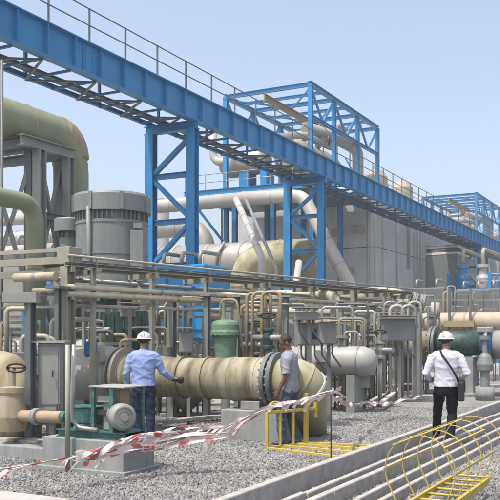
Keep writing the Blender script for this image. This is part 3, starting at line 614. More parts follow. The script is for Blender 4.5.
# wide pale pipes behind the rack
pipe('header_pipe', 'pale yellow header pipe crossing level behind the rack above the green valve', 'pipe', [(-19, 19.6, 2.72), (atY(336, 0, 19.6).x, 19.6, 2.72), (atY(336, 0, 19.6).x, 19.6, .4)], .15, 'pipe_yellow', rad=.3, bands=1.5, band_m='pipe_rust', supports=((0, .3), (0, .72)))
pipe('header_pipe', 'upper pale yellow header pipe ending under the rack at right', 'pipe', [(-19, 26, 3.02), (atY(405, 0, 26).x, 26, 3.02), (atY(405, 0, 26).x, 26, .4)], .27, 'pipe_yellow', rad=.5, bands=1.7, band_m='pipe_rust', supports=((0, .35), (0, .6)))
pipe('header_pipe', 'beige header pipe below the upper yellow one behind the junction boxes', 'pipe', [(-19, 25, 2.45), (atY(398, 0, 25).x, 25, 2.45), (atY(398, 0, 25).x, 25, .4)], .22, 'pipe_beige', rad=.4, bands=1.7, band_m='pipe_rust')
# ------------------------------------------------------------------ near process pipe with flange and elbow
PY_, PZ_ = 12.25, .98
t = thing('process_pipe', 'large weathered beige pipe with bolted flange and turned-down elbow beside the grey shirt man', 'pipe', (-7.5, PY_, 0))
XL, XF, XE = [atY(q, 0, PY_).x for q in (126, 273, 305)]
n = 26; xs = [XL+(XF-XL)*i/n for i in range(n+1)]
MB().tube([(x, PY_, PZ_) for x in xs], [.355+.014*math.sin(i*.35)+R.uniform(-.004, .004) for i in range(n+1)], 40).build('pipe_run', 'pipe_mottle', t)
for i in range(6): MB().lathe([(.345, 0), (.373, 0), (.373, .03), (.345, .03)], (XL+.25+.5*i, PY_, PZ_), (1, 0, 0), 40).build('band', 'pipe_mottle', t)
bm_ = MB(); fb = MB(); flange(fb, (XF, PY_, PZ_), (1, 0, 0), .46, .07, 20, bmb=bm_); flange(fb, (XF+.11, PY_, PZ_), (1, 0, 0), .46, .07)
fo = fb.build('flange', 'steel_dark', t); tag(bm_.build('bolts', 'steel', fo), kind='stuff')
el = bend([(XF+.11, PY_, PZ_), (XE, PY_, PZ_), (XE-.42, PY_+1.0, PZ_-1.05)], .5, 16)
MB().tube(el, .36, 40).build('elbow', 'pipe_elbow', t)
for k in (8, 13):
    ax = (el[k+1]-el[k-1]).normalized(); MB().lathe([(.352, 0), (.374, 0), (.374, .04), (.352, .04)], el[k], ax, 40).build('band', 'white_paint' if k == 13 else 'pipe_beige', t)
# vessel it grows from, left of the blue shirt man
V0 = thing('filter_vessel', 'pale grey horizontal vessel with ring flanges left of the blue shirt man', 'vessel', (XL-1.4, PY_, 0))
MB().tube([(XL+x, PY_, PZ_) for x in (.05, -.12, -.2, -.4, -2.9, -3.2, -3.4)], [.38, .42, .50, .55, .55, .42, .15], 40).build('shell', 'grey_light', V0)
for x, r_ in ((.0, .52), (-.12, .52), (-1.3, .575)):
    fb = MB(); flange(fb, (XL+x, PY_, PZ_), (1, 0, 0), r_, .07, 0, 40); fb.build('ring_flange', 'clad', V0)
for x in (-.8, -2.5): MB().span(XL+x-.12, XL+x+.12, PY_-.35, PY_+.35, 0, .55).build('saddle', 'plinth', V0)
MB().tube([(XL-1.75, PY_-.5, 1.2), (XL-1.75, PY_-.66, 1.25)], .1, 16).build('nozzle', 'pipe_rust', V0)
xr = atY(128, 0, 14.6).x
pipe('inlet_pipe', 'white pipe with a big rolled ring just behind the grey vessel', 'pipe', [(xr-4, 14.6, 1.1), (xr-.5, 14.6, 1.1), (xr+.1, 14.6, .6)], .52, 'pipe_white', rad=.6, bands=1.1, band_m='grey_light', seg=36, bandw=.12)
pipe('inlet_pipe', 'pale rounded pipe end behind the blue shirt man', 'pipe', [at(178, 361, 17.5)+V((-1.2, .3, -.2)), at(166, 360, 17.5)+V((0, 0, -.2)), at(184, 362, 17.3)+V((.3, 0, -.7))], .42, 'pipe_beige', rad=.7, seg=36)
c = at(272, 420, 14.55)
t = thing('pipe_plinth', 'grey concrete block under the bolted flange of the big beige pipe', 'plinth', (c.x, PY_, 0))
MB().span(XF-.75, XF+.35, PY_-.42, PY_+.42, 0, .5).build('block', 'plinth', t, .015); MB().span(XF-.45, XF-.1, PY_-.3, PY_+.3, .5, .64).build('saddle', 'steel', t, .01)
# ------------------------------------------------------------------ pump on its plinth, bottom left
X1, Y0 = -6.06, 8.16
t = thing('pump_plinth', 'grey concrete plinth carrying the dark green pump at lower left', 'plinth', (X1-.6, Y0+.3, 0))
MB().span(X1-1.28, X1, Y0, Y0+.66, .05, .42).build('block', 'plinth', t, .012); MB().span(X1-1.34, X1+.05, Y0-.05, Y0+.72, 0, .06).build('footing', 'plinth', t, .008)
P = thing('dosing_pump', 'dark green skid mounted pump with a flat canopy and round grey motor end', 'pump', (X1-.6, Y0+.3, .42))
pz = .42
MB().channel((X1-1.12, Y0+.1, pz+.05), (X1-.06, Y0+.1, pz+.05), .06, .1, .012).build('skid_rail', 'pump_green', P); MB().channel((X1-.06, Y0+.56, pz+.05), (X1-1.12, Y0+.56, pz+.05), .06, .1, .012).build('skid_rail', 'pump_green', P)
MB().span(X1-1.12, X1-.06, Y0+.12, Y0+.54, pz+.085, pz+.1).build('skid_plate', 'pump_green', P)
cx0, cx1 = X1-.55, X1-.10
MB().span(cx0-.05, cx1+.05, Y0+.08, Y0+.58, pz+.645, pz+.665).build('canopy', 'grey_light', P, .006)
for x, y in ((cx0, Y0+.12), (cx1-.16, Y0+.12), (cx1, Y0+.54), (cx0, Y0+.54)): MB().bar((x, y, pz+.1), (x, y, pz+.645), .04 if x != cx1-.16 else .06).build('canopy_post', 'pump_green', P)
MB().span(cx0+.08, cx0+.2, Y0+.2, Y0+.5, pz+.1, pz+.48).build('gearbox', 'box_grey', P, .02)
MB().span(cx0+.03, cx0+.25, Y0+.16, Y0+.2, pz+.3, pz+.36).build('bracket', 'dark_void', P); MB().span(cx0+.03, cx0+.22, Y0+.15, Y0+.19, pz+.46, pz+.54).build('bracket', 'box_grey', P)
MB().span(cx0+.22, cx0+.27, Y0+.3, Y0+.5, pz+.1, pz+.6).build('guard_plate', 'pipe_rust', P)
wc = V((cx1+.0, Y0+.14, pz+.30))
mo = MB().tube([wc+V((-.06, .0, 0)), wc+V((.06, -.09, 0)), wc+V((.09, -.11, 0))], [.16, .165, .13], 32).build('motor_end', 'box_grey', P)
ax = (V((.15, -.11, 0))).normalized()
MB().lathe([(.0, .0), (.05, 0), (.05, .02), (.0, .02)], wc+V((.092, -.112, 0)), ax, 20).build('hub', 'steel', mo)
for r_ in (.085, .12): MB().lathe([(r_-.006, 0), (r_+.006, 0), (r_+.006, .012), (r_-.006, .012)], wc+V((.085, -.108, 0)), ax, 28).build('fan_ring', 'steel', mo)
MB().tube([wc+V((-.3, .22, 0)), wc+V((-.05, .0, 0))], .14, 24).build('motor_body', 'box_grey', P)
MB().span(X1-1.02, X1-.62, Y0+.2, Y0+.5, pz+.16, pz+.37).build('reservoir', 'pump_green', P, .02); MB().span(X1-1.04, X1-.6, Y0+.18, Y0+.52, pz+.37, pz+.385).build('reservoir_lid', 'pump_green', P)
MB().lathe([(0, 0), (.085, 0), (.085, .05), (.05, .06), (.05, .2), (.085, .21), (.085, .25), (0, .25)], (X1-1.2, Y0+.32, pz+.22), (1, 0, 0), 20).build('suction_flange', 'pump_green', P)
MB().tube([(X1-1.08, Y0+.3, pz+.1), (X1-1.08, Y0+.3, pz+.36)], .05, 12).build('pump_head', 'pump_green', P)
for i in range(5): MB().lathe([(0, 0), (.02, 0), (.02, .03), (0, .03)], (X1-.98+.1*i, Y0+.16, pz+.105), seg=8).build('anchor_bolt', 'galv', P)
t = pipe('flexible_conduit', 'grey conduit dropping past the plinth and curling in to the pump', 'conduit', [(atY(74, 0, Y0+.02).x, Y0+.02, 1.6), (atY(72, 0, Y0+.02).x, Y0+.02, .78), (atY(75, 0, Y0+.04).x, Y0+.04, .56), (atY(98, 0, Y0+.06).x, Y0+.06, .54)], .028, 'galv', rad=.2, seg=12)
pipe('standpipe', 'slim grey pipe standing against the front of the pump plinth', 'pipe', [(atY(67.5, 0, Y0-.09).x, Y0-.09, 0), (atY(67.5, 0, Y0-.09).x, Y0-.09, 1.6)], .03, 'rack', seg=12)
# column, cabinet and beige valve at the left edge
c = at(30.5, 450, 12.2)
t = thing('steel_column', 'dark blue grey steel column standing left of the pump plinth', 'column', (c.x, c.y, 0))
MB().ibeam((c.x, c.y, .03), (c.x, c.y, 2.25), .11, .13, .012).build('shaft', 'steel_dark', t); MB().box((c.x, c.y, .015), (.3, .3, .03)).build('base_plate', 'steel_dark', t); MB().box((c.x-.13, c.y-.05, 2.27), (.5, .24, .16), TH).build('cap_box', 'steel', t, .01)
c = at(51, 400, 12.4)
t = thing('control_cabinet', 'pale grey upright cabinet behind the corner post', 'cabinet', (c.x, c.y, 0))
MB().box((c.x, c.y, 1.1), (.32, .26, 1.0), TH).build('casing', 'box_grey', t, .01); q = c+V((ST, -CT, 0))*.135
MB().box((q.x, q.y, 1.12), (.27, .015, .86), TH).build('door', 'box_grey', t, .004); MB().box((q.x+.09, q.y-.02, 1.15), (.02, .02, .1), TH).build('handle', 'black', t)
MB().box((c.x, c.y, 1.62), (.5, .4, .03), TH).build('sun_hood', 'grey_light', t); MB().box((c.x, c.y, .3), (.12, .12, .6), TH).build('stand', 'steel_dark', t)
for i in range(3): MB().tube([(q.x+.12+.03*i, q.y+.04, .7), (q.x+.12+.03*i, q.y+.04, 0.1)], .012, 6).build('cable', 'black', t)
c = at(8, 400, 12.6)
t = pipe('suction_pipe', 'dusty beige bent pipe with flanges at the far left edge', 'pipe', [(c.x-1.4, c.y+.6, 1.1), (c.x+.1, c.y+.1, 1.12), (c.x+.1, c.y+.1, -.05)], .36, 'pipe_rust2', rad=.55, flanges=((1, .55),), seg=36)
c2 = at(12, 375, 11.9); hw = thing('hand_valve', 'beige valve with a dark handwheel at the left edge', 'valve', (c2.x, c2.y, .3))
MB().lathe([(0, 0), (.2, 0), (.22, .2), (.16, .5), (.18, .55), (.18, .62), (.05, .64), (.05, .9), (0, .9)], (c2.x, c2.y, .35), seg=24).build('bonnet', 'pipe_rust2', hw)
tp = [(c2.x+.13+.13*math.cos(a)*CT-.05, c2.y+.13*math.cos(a)*ST, 1.25+.06*math.sin(a)) for a in [2*PI*i/20 for i in range(21)]]
MB().tube(tp, .016, 8).build('handwheel', 'black', hw); MB().tube([tp[0], tp[10]], .012, 6).build('spoke', 'black', hw)
e = at(55, 408, 10.9); s_ = at(22, 416, 11.8)
pipe('suction_line', 'brown dusty suction line running into the green pump', 'pipe', [s_+V((-.5, .3, 0)), s_, (X1-1.2, Y0+.32, pz+.22)], .085, 'pipe_rust', rad=.2, flanges=((1, .4),), seg=20)
t = thing('footing_slab', 'low grey concrete footing left of the pump plinth', 'slab', (-9.2, 9.2, 0)); MB().span(-10.6, -7.62, 8.7, 9.35, 0, .17).build('slab', 'plinth', t, .012)
for i in range(3): MB().span(-8.1-.45*i, -7.75-.45*i, 9.0, 9.3, .172, .21).build('shim_plate', 'kerb', t, .004)
t = thing('kerb_slab', 'pale concrete slab corner at the bottom left of the picture', 'slab', atz(0, 500, 0)); k0 = atz(0, 490, .1); t.location.z = 0
MB().span(k0.x-3, k0.x+.95, k0.y-2.5, k0.y, 0, .1).build('slab', 'kerb', t, .012)
# ------------------------------------------------------------------ green valve and small equipment behind the near pipe
g = at(225.5, 358, 16.0)
t = thing('control_valve', 'dusty green diaphragm valve actuator just above the big beige pipe', 'valve', (g.x, g.y, 0))
MB().lathe([(0, 1.2), (.2, 1.2), (.2, 1.3), (.23, 1.66), (.26, 1.69), (.26, 1.72), (0, 1.72)], (g.x, g.y, 0), seg=32).build('body', 'valve_green', t); MB().lathe([(.16, 0), (.16, .03), (.09, .04), (.09, 1.1), (.15, 1.12), (.15, 1.2)], (g.x, g.y, 0), seg=20).build('stem', 'steel', t)
MB().lathe([(.27, 1.72), (.29, 1.72), (.29, 1.79), (.27, 1.81), (.27, 1.92), (.25, 1.97), (.15, 2.01), (0, 2.02)], (g.x, g.y, 0), seg=32).build('diaphragm_cover', 'valve_green', t)
for i in range(14): a = 2*PI*i/14; MB().lathe([(0, 0), (.016, 0), (.016, .1), (0, .1)], (g.x+.278*math.cos(a), g.y+.278*math.sin(a), 1.70), seg=6).build('bolt', 'valve_green', t)
MB().lathe([(.06, 1.98), (.05, 2.05), (.035, 2.2), (.035, 2.35), (0, 2.35)], (g.x-.04, g.y, 0), seg=16).build('spring_tower', 'valve_green', t)
MB().tube(bend([(g.x-.1, g.y-.02, 2.0), (g.x-.1, g.y-.02, 2.4), (g.x+.25, g.y, 2.4), (g.x+.4, g.y, 1.3)], .12), .022, 8).build('air_line', 'pipe_rust', t)
def jbox(px, py, D, w, h, dpt, label, win=False, post=True, m='box_grey'):
    c = at(px, py, D); t = thing('junction_box', label, 'junction box', (c.x, c.y, 0), 'grey instrument boxes along the rack')
    MB().box(c, (w, dpt, h), TH).build('casing', m, t, .01); q = c+V((ST, -CT, 0))*(dpt/2+.006)
    MB().box(q, (w*.9, .012, h*.9), TH).build('door', m, t, .004)
    if win: k = q+V((CT, ST, 0))*w*.27; MB().box((k.x, k.y-.005, k.z), (w*.22, .012, h*.5), TH).build('window', 'glass_dark', t)
    MB().box(c+V((ST, -CT, 0))*.1+UPZ*(h/2+.07), (w*1.15, dpt+.25, .02), TH).build('sun_hood', m, t)
    for s in (-.3, .3): k = c+V((CT, ST, 0))*s*w; MB().tube(bend([(k.x, k.y, c.z-h/2), (k.x, k.y, c.z-h/2-.2), (k.x+.15, k.y+.1, c.z-h/2-.45)], .1), .018, 8).build('cable', 'steel_dark', t)
    if post: MB().box((c.x-.05*ST, c.y+dpt*.6, (c.z+h/2)/2), (.07, .07, c.z+h/2), TH).build('stand', 'steel', t)
    return t
jbox(308, 334, 15.6, .42, .42, .2, 'light grey box with a dark window right of the grey shirt man', True)
jbox(327, 333, 16.2, .34, .44, .22, 'plain grey box beside the windowed one under the rack')
jbox(306, 316, 15.2, .42, .16, .3, 'flat grey hood box above the windowed one')
jbox(186, 342, 15.8, .26, .4, .2, 'grey box hung on a post left of the green valve')
jbox(128, 312, 17.2, .3, .22, .2, 'small grey box above the blue shirt man', post=True)
jbox(398, 330, 21.0, .8, .55, .35, 'grey transmitter cabinet near the right end of the rack', m='grey_paint')
jbox(362, 372, 18.6, .3, .7, .3, 'low grey box in front of the grey pump vessel')
t = thing('instrument_stand', 'cluster of bent impulse tubes on a stand at the right end of the rack', 'instrument stand', tuple(at(398, 375, 21.3))[:2]+(0,))
for i in range(5):
    a = at(384+6*i, 340, 21.4); MB().tube(bend([(a.x, a.y, .1), (a.x, a.y, 2.55-.1*(i % 2)), (a.x+.28, a.y+.15, 2.6-.1*(i % 2)), (a.x+.32, a.y+.2, 1.9)], .14), .045 if i % 2 else .03, 10).build('impulse_tube', ('galv', 'pipe_white', 'steel')[i % 3], t)
a, b = at(378, 318, 21.3), at(416, 318, 21.3); MB().bar(a, b, .06).build('cross_bar', 'steel', t); MB().bar(at(378, 350, 21.3), at(416, 350, 21.3), .05).build('cross_bar', 'steel', t)
for q in (379, 415): a = at(q, 330, 21.3); MB().bar((a.x, a.y, 0), (a.x, a.y, 2.3), .07).build('leg', 'steel', t)
pipe('relief_valve', 'dark valve body hanging at the right end of the rack', 'valve', [at(412, 300, 22.5), at(422, 303, 22.5)], .16, 'steel_dark', flanges=((0, .15), (0, .85)), seg=18, supports=((0, .5),))
# manifold pipes with valves between the green valve and the grey shirt man
def smallvalve(px, py, D, label, s=1., m='dark_green', wheel='black'):
    c = at(px, py, D); t = thing('gate_valve', label, 'valve', (c.x, c.y, 0), 'small hand valves in the pipe manifold')
    MB().tube([(c.x, c.y, 0), (c.x, c.y, c.z-.15*s)], .05*s, 12).build('riser', 'steel', t)
    MB().lathe([(0, -.2), (.13, -.2), (.13, -.15), (.09, -.13), (.11, 0), (.09, .12), (.12, .14), (.12, .18), (.03, .2), (.03, .42), (0, .42)], c, seg=18).build('body', m, t)
    tp = [c+V((.15*s*math.cos(a)*CT, .15*s*math.cos(a)*ST, .42+.05*math.sin(a))) for a in [2*PI*i/16 for i in range(17)]]
    MB().tube(tp, .016, 8).build('handwheel', wheel, t); MB().tube([tp[0], tp[8]], .012, 6).build('spoke', wheel, t)
    MB().tube([c+V((-.35, .1, 0)), c+V((.35, -.1, 0))], .06*s, 12).build('pipe_stub', 'steel', t)
    return t
for i, (px, py, D, lab, m_) in enumerate(((268, 338, 15.7, 'dark blue green hand valve just left of the grey shirt man', 'dark_green'), (256, 345, 16.4, 'dark hand valve between the green actuator and the grey shirt man', 'steel_dark'), (262, 322, 16.9, 'green hand valve high under the rack left of the grey shirt man', 'valve_green'),
                                       (380, 350, 19.5, 'grey hand valve in front of the white flanged pipe', 'steel'), (100, 330, 16.5, 'dark hand valve above the grey vessel at left', 'steel_dark'), (160, 335, 19, 'grey hand valve behind the blue shirt man', 'steel'))): smallvalve(px, py, D, lab, 1, m_)
for i, (px, D, lab) in enumerate(((247, 16.5, 'brown riser pipe hooking over right of the green actuator'), (252.5, 16.3, 'second brown riser pipe hooking over behind the rack'), (262, 16.1, 'third brown riser pipe hooking over left of the rack post'))):
    a = at(px, 290, D); pipe('riser_pipe', lab, 'pipe', [(a.x, a.y, 0), (a.x, a.y, 2.55), (a.x+.35, a.y+.1, 2.55), (a.x+.35, a.y+.1, 1.2)], .035, 'pipe_rust', rad=.12, seg=10, group='hooked riser pipes')
for px, D, lab, m_, r_ in ((172, 17.0, 'thick blue grey column behind the blue shirt man', 'steel', .11), (207, 16.8, 'blue grey column left of the green actuator', 'steel', .09), (237, 17.2, 'blue grey column right of the green actuator', 'steel', .08), (286, 17.3, 'steel column above the grey shirt man', 'steel', .07), (341, 19.5, 'grey column right of the junction boxes', 'steel', .08), (372, 22, 'grey column between the junction boxes and instrument stand', 'steel', .1), (120, 17.6, 'steel column beside the dark green console', 'steel', .08), (58, 14, 'dark column behind the cabinet', 'steel_dark', .07)):
    a = at(px, 330, D); t = thing('steel_column', lab, 'column', (a.x, a.y, 0), 'columns behind the rack')
    MB().ibeam((a.x, a.y, .02), (a.x, a.y, 2.5), r_*1.25, r_*1.25, .015).build('shaft', m_, t); MB().box((a.x, a.y, .012), (.3, .3, .024)).build('base_plate', m_, t); MB().box((a.x, a.y, 2.52), (.3, .3, .04)).build('cap_plate', m_, t)
def tubing(px0, px1, D, n, label, z0=.0, z1=2.5, seed=0):
    rr = random.Random(seed); a = at((px0+px1)/2, 330, D); t = thing('tubing_cluster', label, 'tubing', (a.x, a.y, 0), 'clusters of thin tubing behind the rack')
    for i in range(n):
        p = at(px0+(px1-px0)*(i+rr.uniform(.1, .9))/n, 330, D+rr.uniform(-.6, .6)); h = rr.uniform(z1*.55, z1); k = rr.choice((-1, 1)); m_ = rr.choice(('galv', 'rack', 'steel', 'steel_dark', 'pipe_rust', 'pipe_white')); r_ = rr.choice((.018, .024, .03, .045))
        l = rr.uniform(.2, .8); MB().tube(bend([(p.x, p.y, z0), (p.x, p.y, h), (p.x+k*l*CT, p.y+k*l*ST, h), (p.x+k*l*CT, p.y+k*l*ST, rr.uniform(.4, h-.4))], .09), r_, 8).build('tube', m_, t)
        if rr.random() < .45: MB().box((p.x, p.y-.06, rr.uniform(.8, h)), (rr.uniform(.12, .26), .14, rr.uniform(.14, .3)), TH).build('instrument', rr.choice(('box_grey', 'grey_paint', 'steel_dark', 'grey_light', 'dark_green', 'blue_dark')), t, .012)
        if rr.random() < .35: q = V((p.x, p.y, rr.uniform(.6, h))); MB().lathe([(0, -.06), (.07, -.06), (.07, -.03), (.045, -.02), (.045, .05), (.07, .06), (.07, .09), (0, .09)], q, seg=12).build('fitting', rr.choice(('steel_dark', 'dark_green', 'galv')), t)
    for z in (.7, 1.5, 2.1): MB().bar(at(px0, 330, D)*1, at(px1, 330, D)*1, .01) if False else MB().bar((at(px0, 0, D).x, at(px0, 0, D).y, z*z1/2.5), (at(px1, 0, D).x, at(px1, 0, D).y, z*z1/2.5), .05).build('tie_bar', rr.choice(('galv', 'rack', 'steel')), t)
    for q in (px0, px1): p = at(q, 0, D); MB().bar((p.x, p.y, 0), (p.x, p.y, z1*.86), .055).build('tie_post', 'steel', t)
tubing(158, 205, 17.6, 9, 'thin tubing cluster behind the blue shirt man', seed=1); tubing(236, 284, 17.4, 14, 'dense thin tubing between the green actuator and the grey shirt man', seed=2)
tubing(296, 345, 19.0, 12, 'dense thin tubing behind the windowed junction box', seed=3); tubing(345, 384, 21.5, 11, 'thin tubing left of the instrument stand', seed=4)
tubing(384, 428, 24.6, 12, 'thin tubing behind the instrument stand', z1=3.0, seed=5); tubing(84, 130, 15.6, 7, 'thin tubing above the grey vessel at left', z1=2.6, seed=6)
tubing(0, 40, 14.2, 9, 'thin tubing at the left edge behind the beige valve', z1=2.3, seed=7); tubing(428, 500, 31, 12, 'thin tubing on the cream background pipe at right', z1=3.6, seed=8)
# grey pump vessel to the right of the junction boxes
c = at(338, 362, 18.6)
t = thing('seal_vessel', 'smooth grey horizontal vessel right of the grey shirt man', 'vessel', (c.x, c.y, 0))
MB().tube([(c.x+x, c.y, c.z+.02) for x in (-1.6, -1.5, -1.2, .62, .82, .9)], [.1, .26, .335, .335, .26, .1], 36).build('shell', 'grey_light', t)
for x in (-.9, -.1, .5): MB().lathe([(.325, 0), (.35, 0), (.35, .05), (.325, .05)], (c.x+x, c.y, c.z+.02), (1, 0, 0), 36).build('band', 'steel', t)
for x in (-.8, .4): MB().span(c.x+x-.1, c.x+x+.1, c.y-.28, c.y+.28, 0, c.z-.28).build('saddle', 'steel', t)
MB().lathe([(0, 0), (.1, 0), (.1, .2), (.17, .2), (.17, .26), (0, .26)], (c.x+.1, c.y, c.z+.33), seg=18).build('nozzle', 'steel', t)
# right: big level pipes
pipe('transfer_pipe', 'long cream insulated pipe running level in the background at right', 'pipe', [(-16.5, 28.6, 2.15), (1.0, 28.6, 2.15)], .34, 'pipe_beige', bands=2.1, band_m='pipe_rust', supports=((0, .3), (0, .55), (0, .8)), seg=32)
t = thing('transfer_pipe', 'nearer cream, dark green and grey flanged pipe behind the white shirt man', 'pipe', (-4, 23.6, 0))
PYR, PZR, PR = 23.6, 1.45, .40
xa, xb, xc, xd = [atY(q, 343, PYR).x for q in (345, 383, 436, 491)]
MB().tube([(xa-.4, PYR, PZR-.5), (xa, PYR, PZR-.02), (xa+.3, PYR, PZR), (xb, PYR, PZR)], [.2, .34, .36, .36], 32).build('pipe_run', 'pipe_white', t)
MB().tube([(xb, PYR, PZR), (xc, PYR, PZR)], PR, 36).build('pipe_run', 'pipe_rust2' if 'pipe_rust2' in M else 'pipe_beige', t)
MB().tube([(xc, PYR, PZR), (xc+.3, PYR, PZR+.02), (xd, PYR, PZR+.06)], [.34, .36, .36], 36).build('pipe_run', 'dark_green', t)
MB().tube([(xd, PYR, PZR), (xd+2.4, PYR, PZR)], PR, 36).build('pipe_run', 'grey_light', t)
for x in (xb, xc-.04, xd):
    fb = MB(); bm_ = MB(); flange(fb, (x-.05, PYR, PZR), (1, 0, 0), .53, .07, 18, bmb=bm_); flange(fb, (x+.05, PYR, PZR), (1, 0, 0), .53, .07); fo = fb.build('flange', 'steel_dark', t); tag(bm_.build('bolts', 'steel_dark', fo), kind='stuff')
for x in (xb+.5, xc+1.0, xd+.6): MB().span(x-.14, x+.14, PYR-.35, PYR+.35, 0, PZR-PR+.04).build('saddle', 'plinth', t)
x = atY(433, 320, 24.4).x
pipe('white_elbow_pipe', 'short white pipe stub standing above the white helmet at right', 'pipe', [(x-.2, 24.6, 1.6), (x, 24.6, 2.4), (x+.02, 24.6, 2.7)], .13, 'pipe_white', seg=20, flanges=((0, .9),))
c = atY(466, 326, 22.6)
t = thing('motor_valve', 'blue grey motor operated valve in front of the dark green pipe', 'valve', (c.x, 22.6, 0))
vx = atY(485, 345, 22.2).x
MB().lathe([(0, 0), (.12, 0), (.12, .4), (.2, .45), (.22, .6), (.16, .8), (.08, .9), (.08, 1.2), (.14, 1.25), (.14, 1.35), (0, 1.35)], (vx, 22.2, .35), seg=24).build('body', 'grey_paint', t)
for s in (-.14, .14): MB().tube([(vx+s*.7, 22.2, 1.3), (vx+s*.8, 22.2, 1.8)], .045, 10).build('yoke', 'blue_dark', t)
MB().box((vx, 22.2, 1.86), (.4, .24, .14)).build('actuator', 'steel', t, .02)
MB().tube([(vx, 22.2, 0), (vx, 22.2, .36)], .25, 16).build('stand', 'plinth', t)
bx = atY(458, 318, 27.9).x
t = thing('pipe_clamp_rack', 'small brown hanger rack on the cream background pipe', 'hanger', (bx, 28.1, 2.4)); 
for s in (-.35, .35): MB().bar((bx+s, 28.15, 1.9), (bx+s, 28.15, 3.3), .07).build('rod', 'steel_dark', t)
MB().box((bx, 28.1, 2.1), (1.0, .16, .2)).build('cross_piece', 'pipe_rust', t)
pipe('bollard_pipe', 'pale vent post beside the white shirt man', 'post', [atz(474, 388, 0), atz(474, 388, 0)+UPZ*1.35], .06, 'grey_light', seg=14)
# darker machine blocks and blue skids deep behind the rack
def skid(px0, px1, Y, z0, z1, dpt, label, m='blue', n=3):
    a, b = atY(px0, 300, Y), atY(px1, 300, Y); t = thing('machine_skid', label, 'machine', ((a.x+b.x)/2, Y, 0), 'machines deep behind the rack')
    MB().span(a.x, b.x, Y, Y+dpt, 0, .5).build('base', 'blue_dark', t); MB().span(a.x+.15, b.x-.15, Y+.15, Y+dpt-.15, .5, z0).build('pedestal', 'steel_dark', t)
    MB().span(a.x+.05, b.x-.05, Y+.05, Y+dpt-.05, z0, z1).build('casing', m, t, .06)
    for i in range(n):
        x = a.x+(b.x-a.x)*(i+.5)/n; MB().box((x, Y+.01, (z0+z1)/2), ((b.x-a.x)/n*.8, .06, (z1-z0)*.7)).build('panel', m, t, .01)
        MB().tube(bend([(x, Y+.3, z1), (x, Y+.3, z1+.45), (x, Y+1.6, z1+.45)], .2), .07, 10).build('line', 'galv', t)
    return t
skid(150, 205, 24.6, 1.5, 4.2, 2.0, 'blue machine casing at the foot of the first blue tower', 'blue', 3)
skid(20, 60, 22.5, 1.2, 3.6, 1.6, 'blue machine casing behind the left arm of the rack', 'blue_dark', 2)
skid(88, 104, 21.0, 1.2, 2.7, 1.2, 'narrow blue casing beside the dark green console', 'blue', 1)
skid(236, 300, 27.5, 1.0, 2.2, 1.6, 'dark machine casing behind the grey shirt man', 'steel_dark', 4)
skid(340, 372, 34, 1.4, 3.3, 2, 'grey machine casing behind the rack left of the cream pipes', 'grey_paint', 2)
skid(405, 445, 46, 1.8, 4.4, 2, 'grey machine casing below the louvred box', 'steel_dark', 2)
skid(0, 26, 27, 2, 5.6, 2, 'pale machine casing at the left edge below the olive pipe', 'clad', 1)
skid(455, 500, 52, 2.2, 4.6, 2, 'dark casing below the blue valve skid', 'steel_dark', 3)
pipe('process_pipe', 'pale pipe crossing low behind the rack at far left', 'pipe', [(-34, 24.2, 4.9), (atY(56, 0, 24.2).x, 24.2, 4.9)], .3, 'pipe_white', bands=2, band_m='pipe_rust', supports=((0, .7), (0, .4)))
# ------------------------------------------------------------------ ground works
KX = [(-3.77, .10, .24), (-3.41, .07, .15), (-3.18, .08, .16), (-2.90, .06, .12), (-2.68, .06, .11)]
lk = ['tallest and farthest of the long pale concrete beams at lower right', 'second long pale beam from the tall one at lower right', 'third long pale beam at lower right', 'fourth long pale beam under the yellow ladder cage', 'nearest long pale beam under the yellow ladder cage']
for (x, w_, h_), lab in zip(KX, lk):
    t = thing('concrete_beam', lab, 'beam', (x, 8, 0), 'long pale beams laid on the gravel')
    y = 1.5+R.uniform(0, .8)
    while y < 24:
        l = 3.0; dx = R.uniform(-.016, .016); MB().span(x-w_/2+dx, x+w_/2+dx, y, y+l-.012, 0, h_+R.uniform(-.006, .006)).build('beam_length', 'kerb', t, .012); y += l
# pale slats, kerbs and offcuts behind the tape
def plank(a, b, w_, h_, label, m='timber', grp='pale planks on the ground'):
    o = MB().bar(a, b, w_, h_).build('plank', m, None, .006, loc=V(((a[0]+b[0])/2, (a[1]+b[1])/2, 0))); return tag(o, label, 'plank', grp)
pk = [((334, 403), (356, 391)), ((349, 405), (372, 392)), ((357, 402), (374, 388)), ((366, 404), (392, 390)), ((381, 403), (400, 388)), ((336, 390), (372, 389)), ((385, 386), (420, 383))]
for i, (p, q) in enumerate(pk):
    a, b = atz(p[0], p[1], .08+.03*i), atz(q[0], q[1], .12+.03*i); plank(a, b, .11, .05, ['leftmost pale plank of the pile in front of the grey vessel', 'second pale plank leaning in the pile', 'third pale plank in the middle of the pile', 'fourth pale plank of the pile', 'rightmost leaning plank of the pile', 'pale plank lying level behind the pile', 'pale plank lying level near the instrument stand'][i], ('timber', 'kerb')[i % 2])
pk = [((160, 415), (236, 413)), ((172, 421), (232, 417)), ((165, 426), (196, 421)), ((180, 409), (240, 408))]
for i, (p, q) in enumerate(pk):
    a, b = atz(p[0], p[1], .06), atz(q[0], q[1], .06); a.z += .03*i; b.z += .03*i
    plank(a, b, .14, .06, ['long pale plank below the big beige pipe', 'second pale plank nearer the tape below the big pipe', 'short pale plank behind the red tape', 'pale plank farthest back under the big pipe'][i], 'kerb', 'planks under the big pipe')
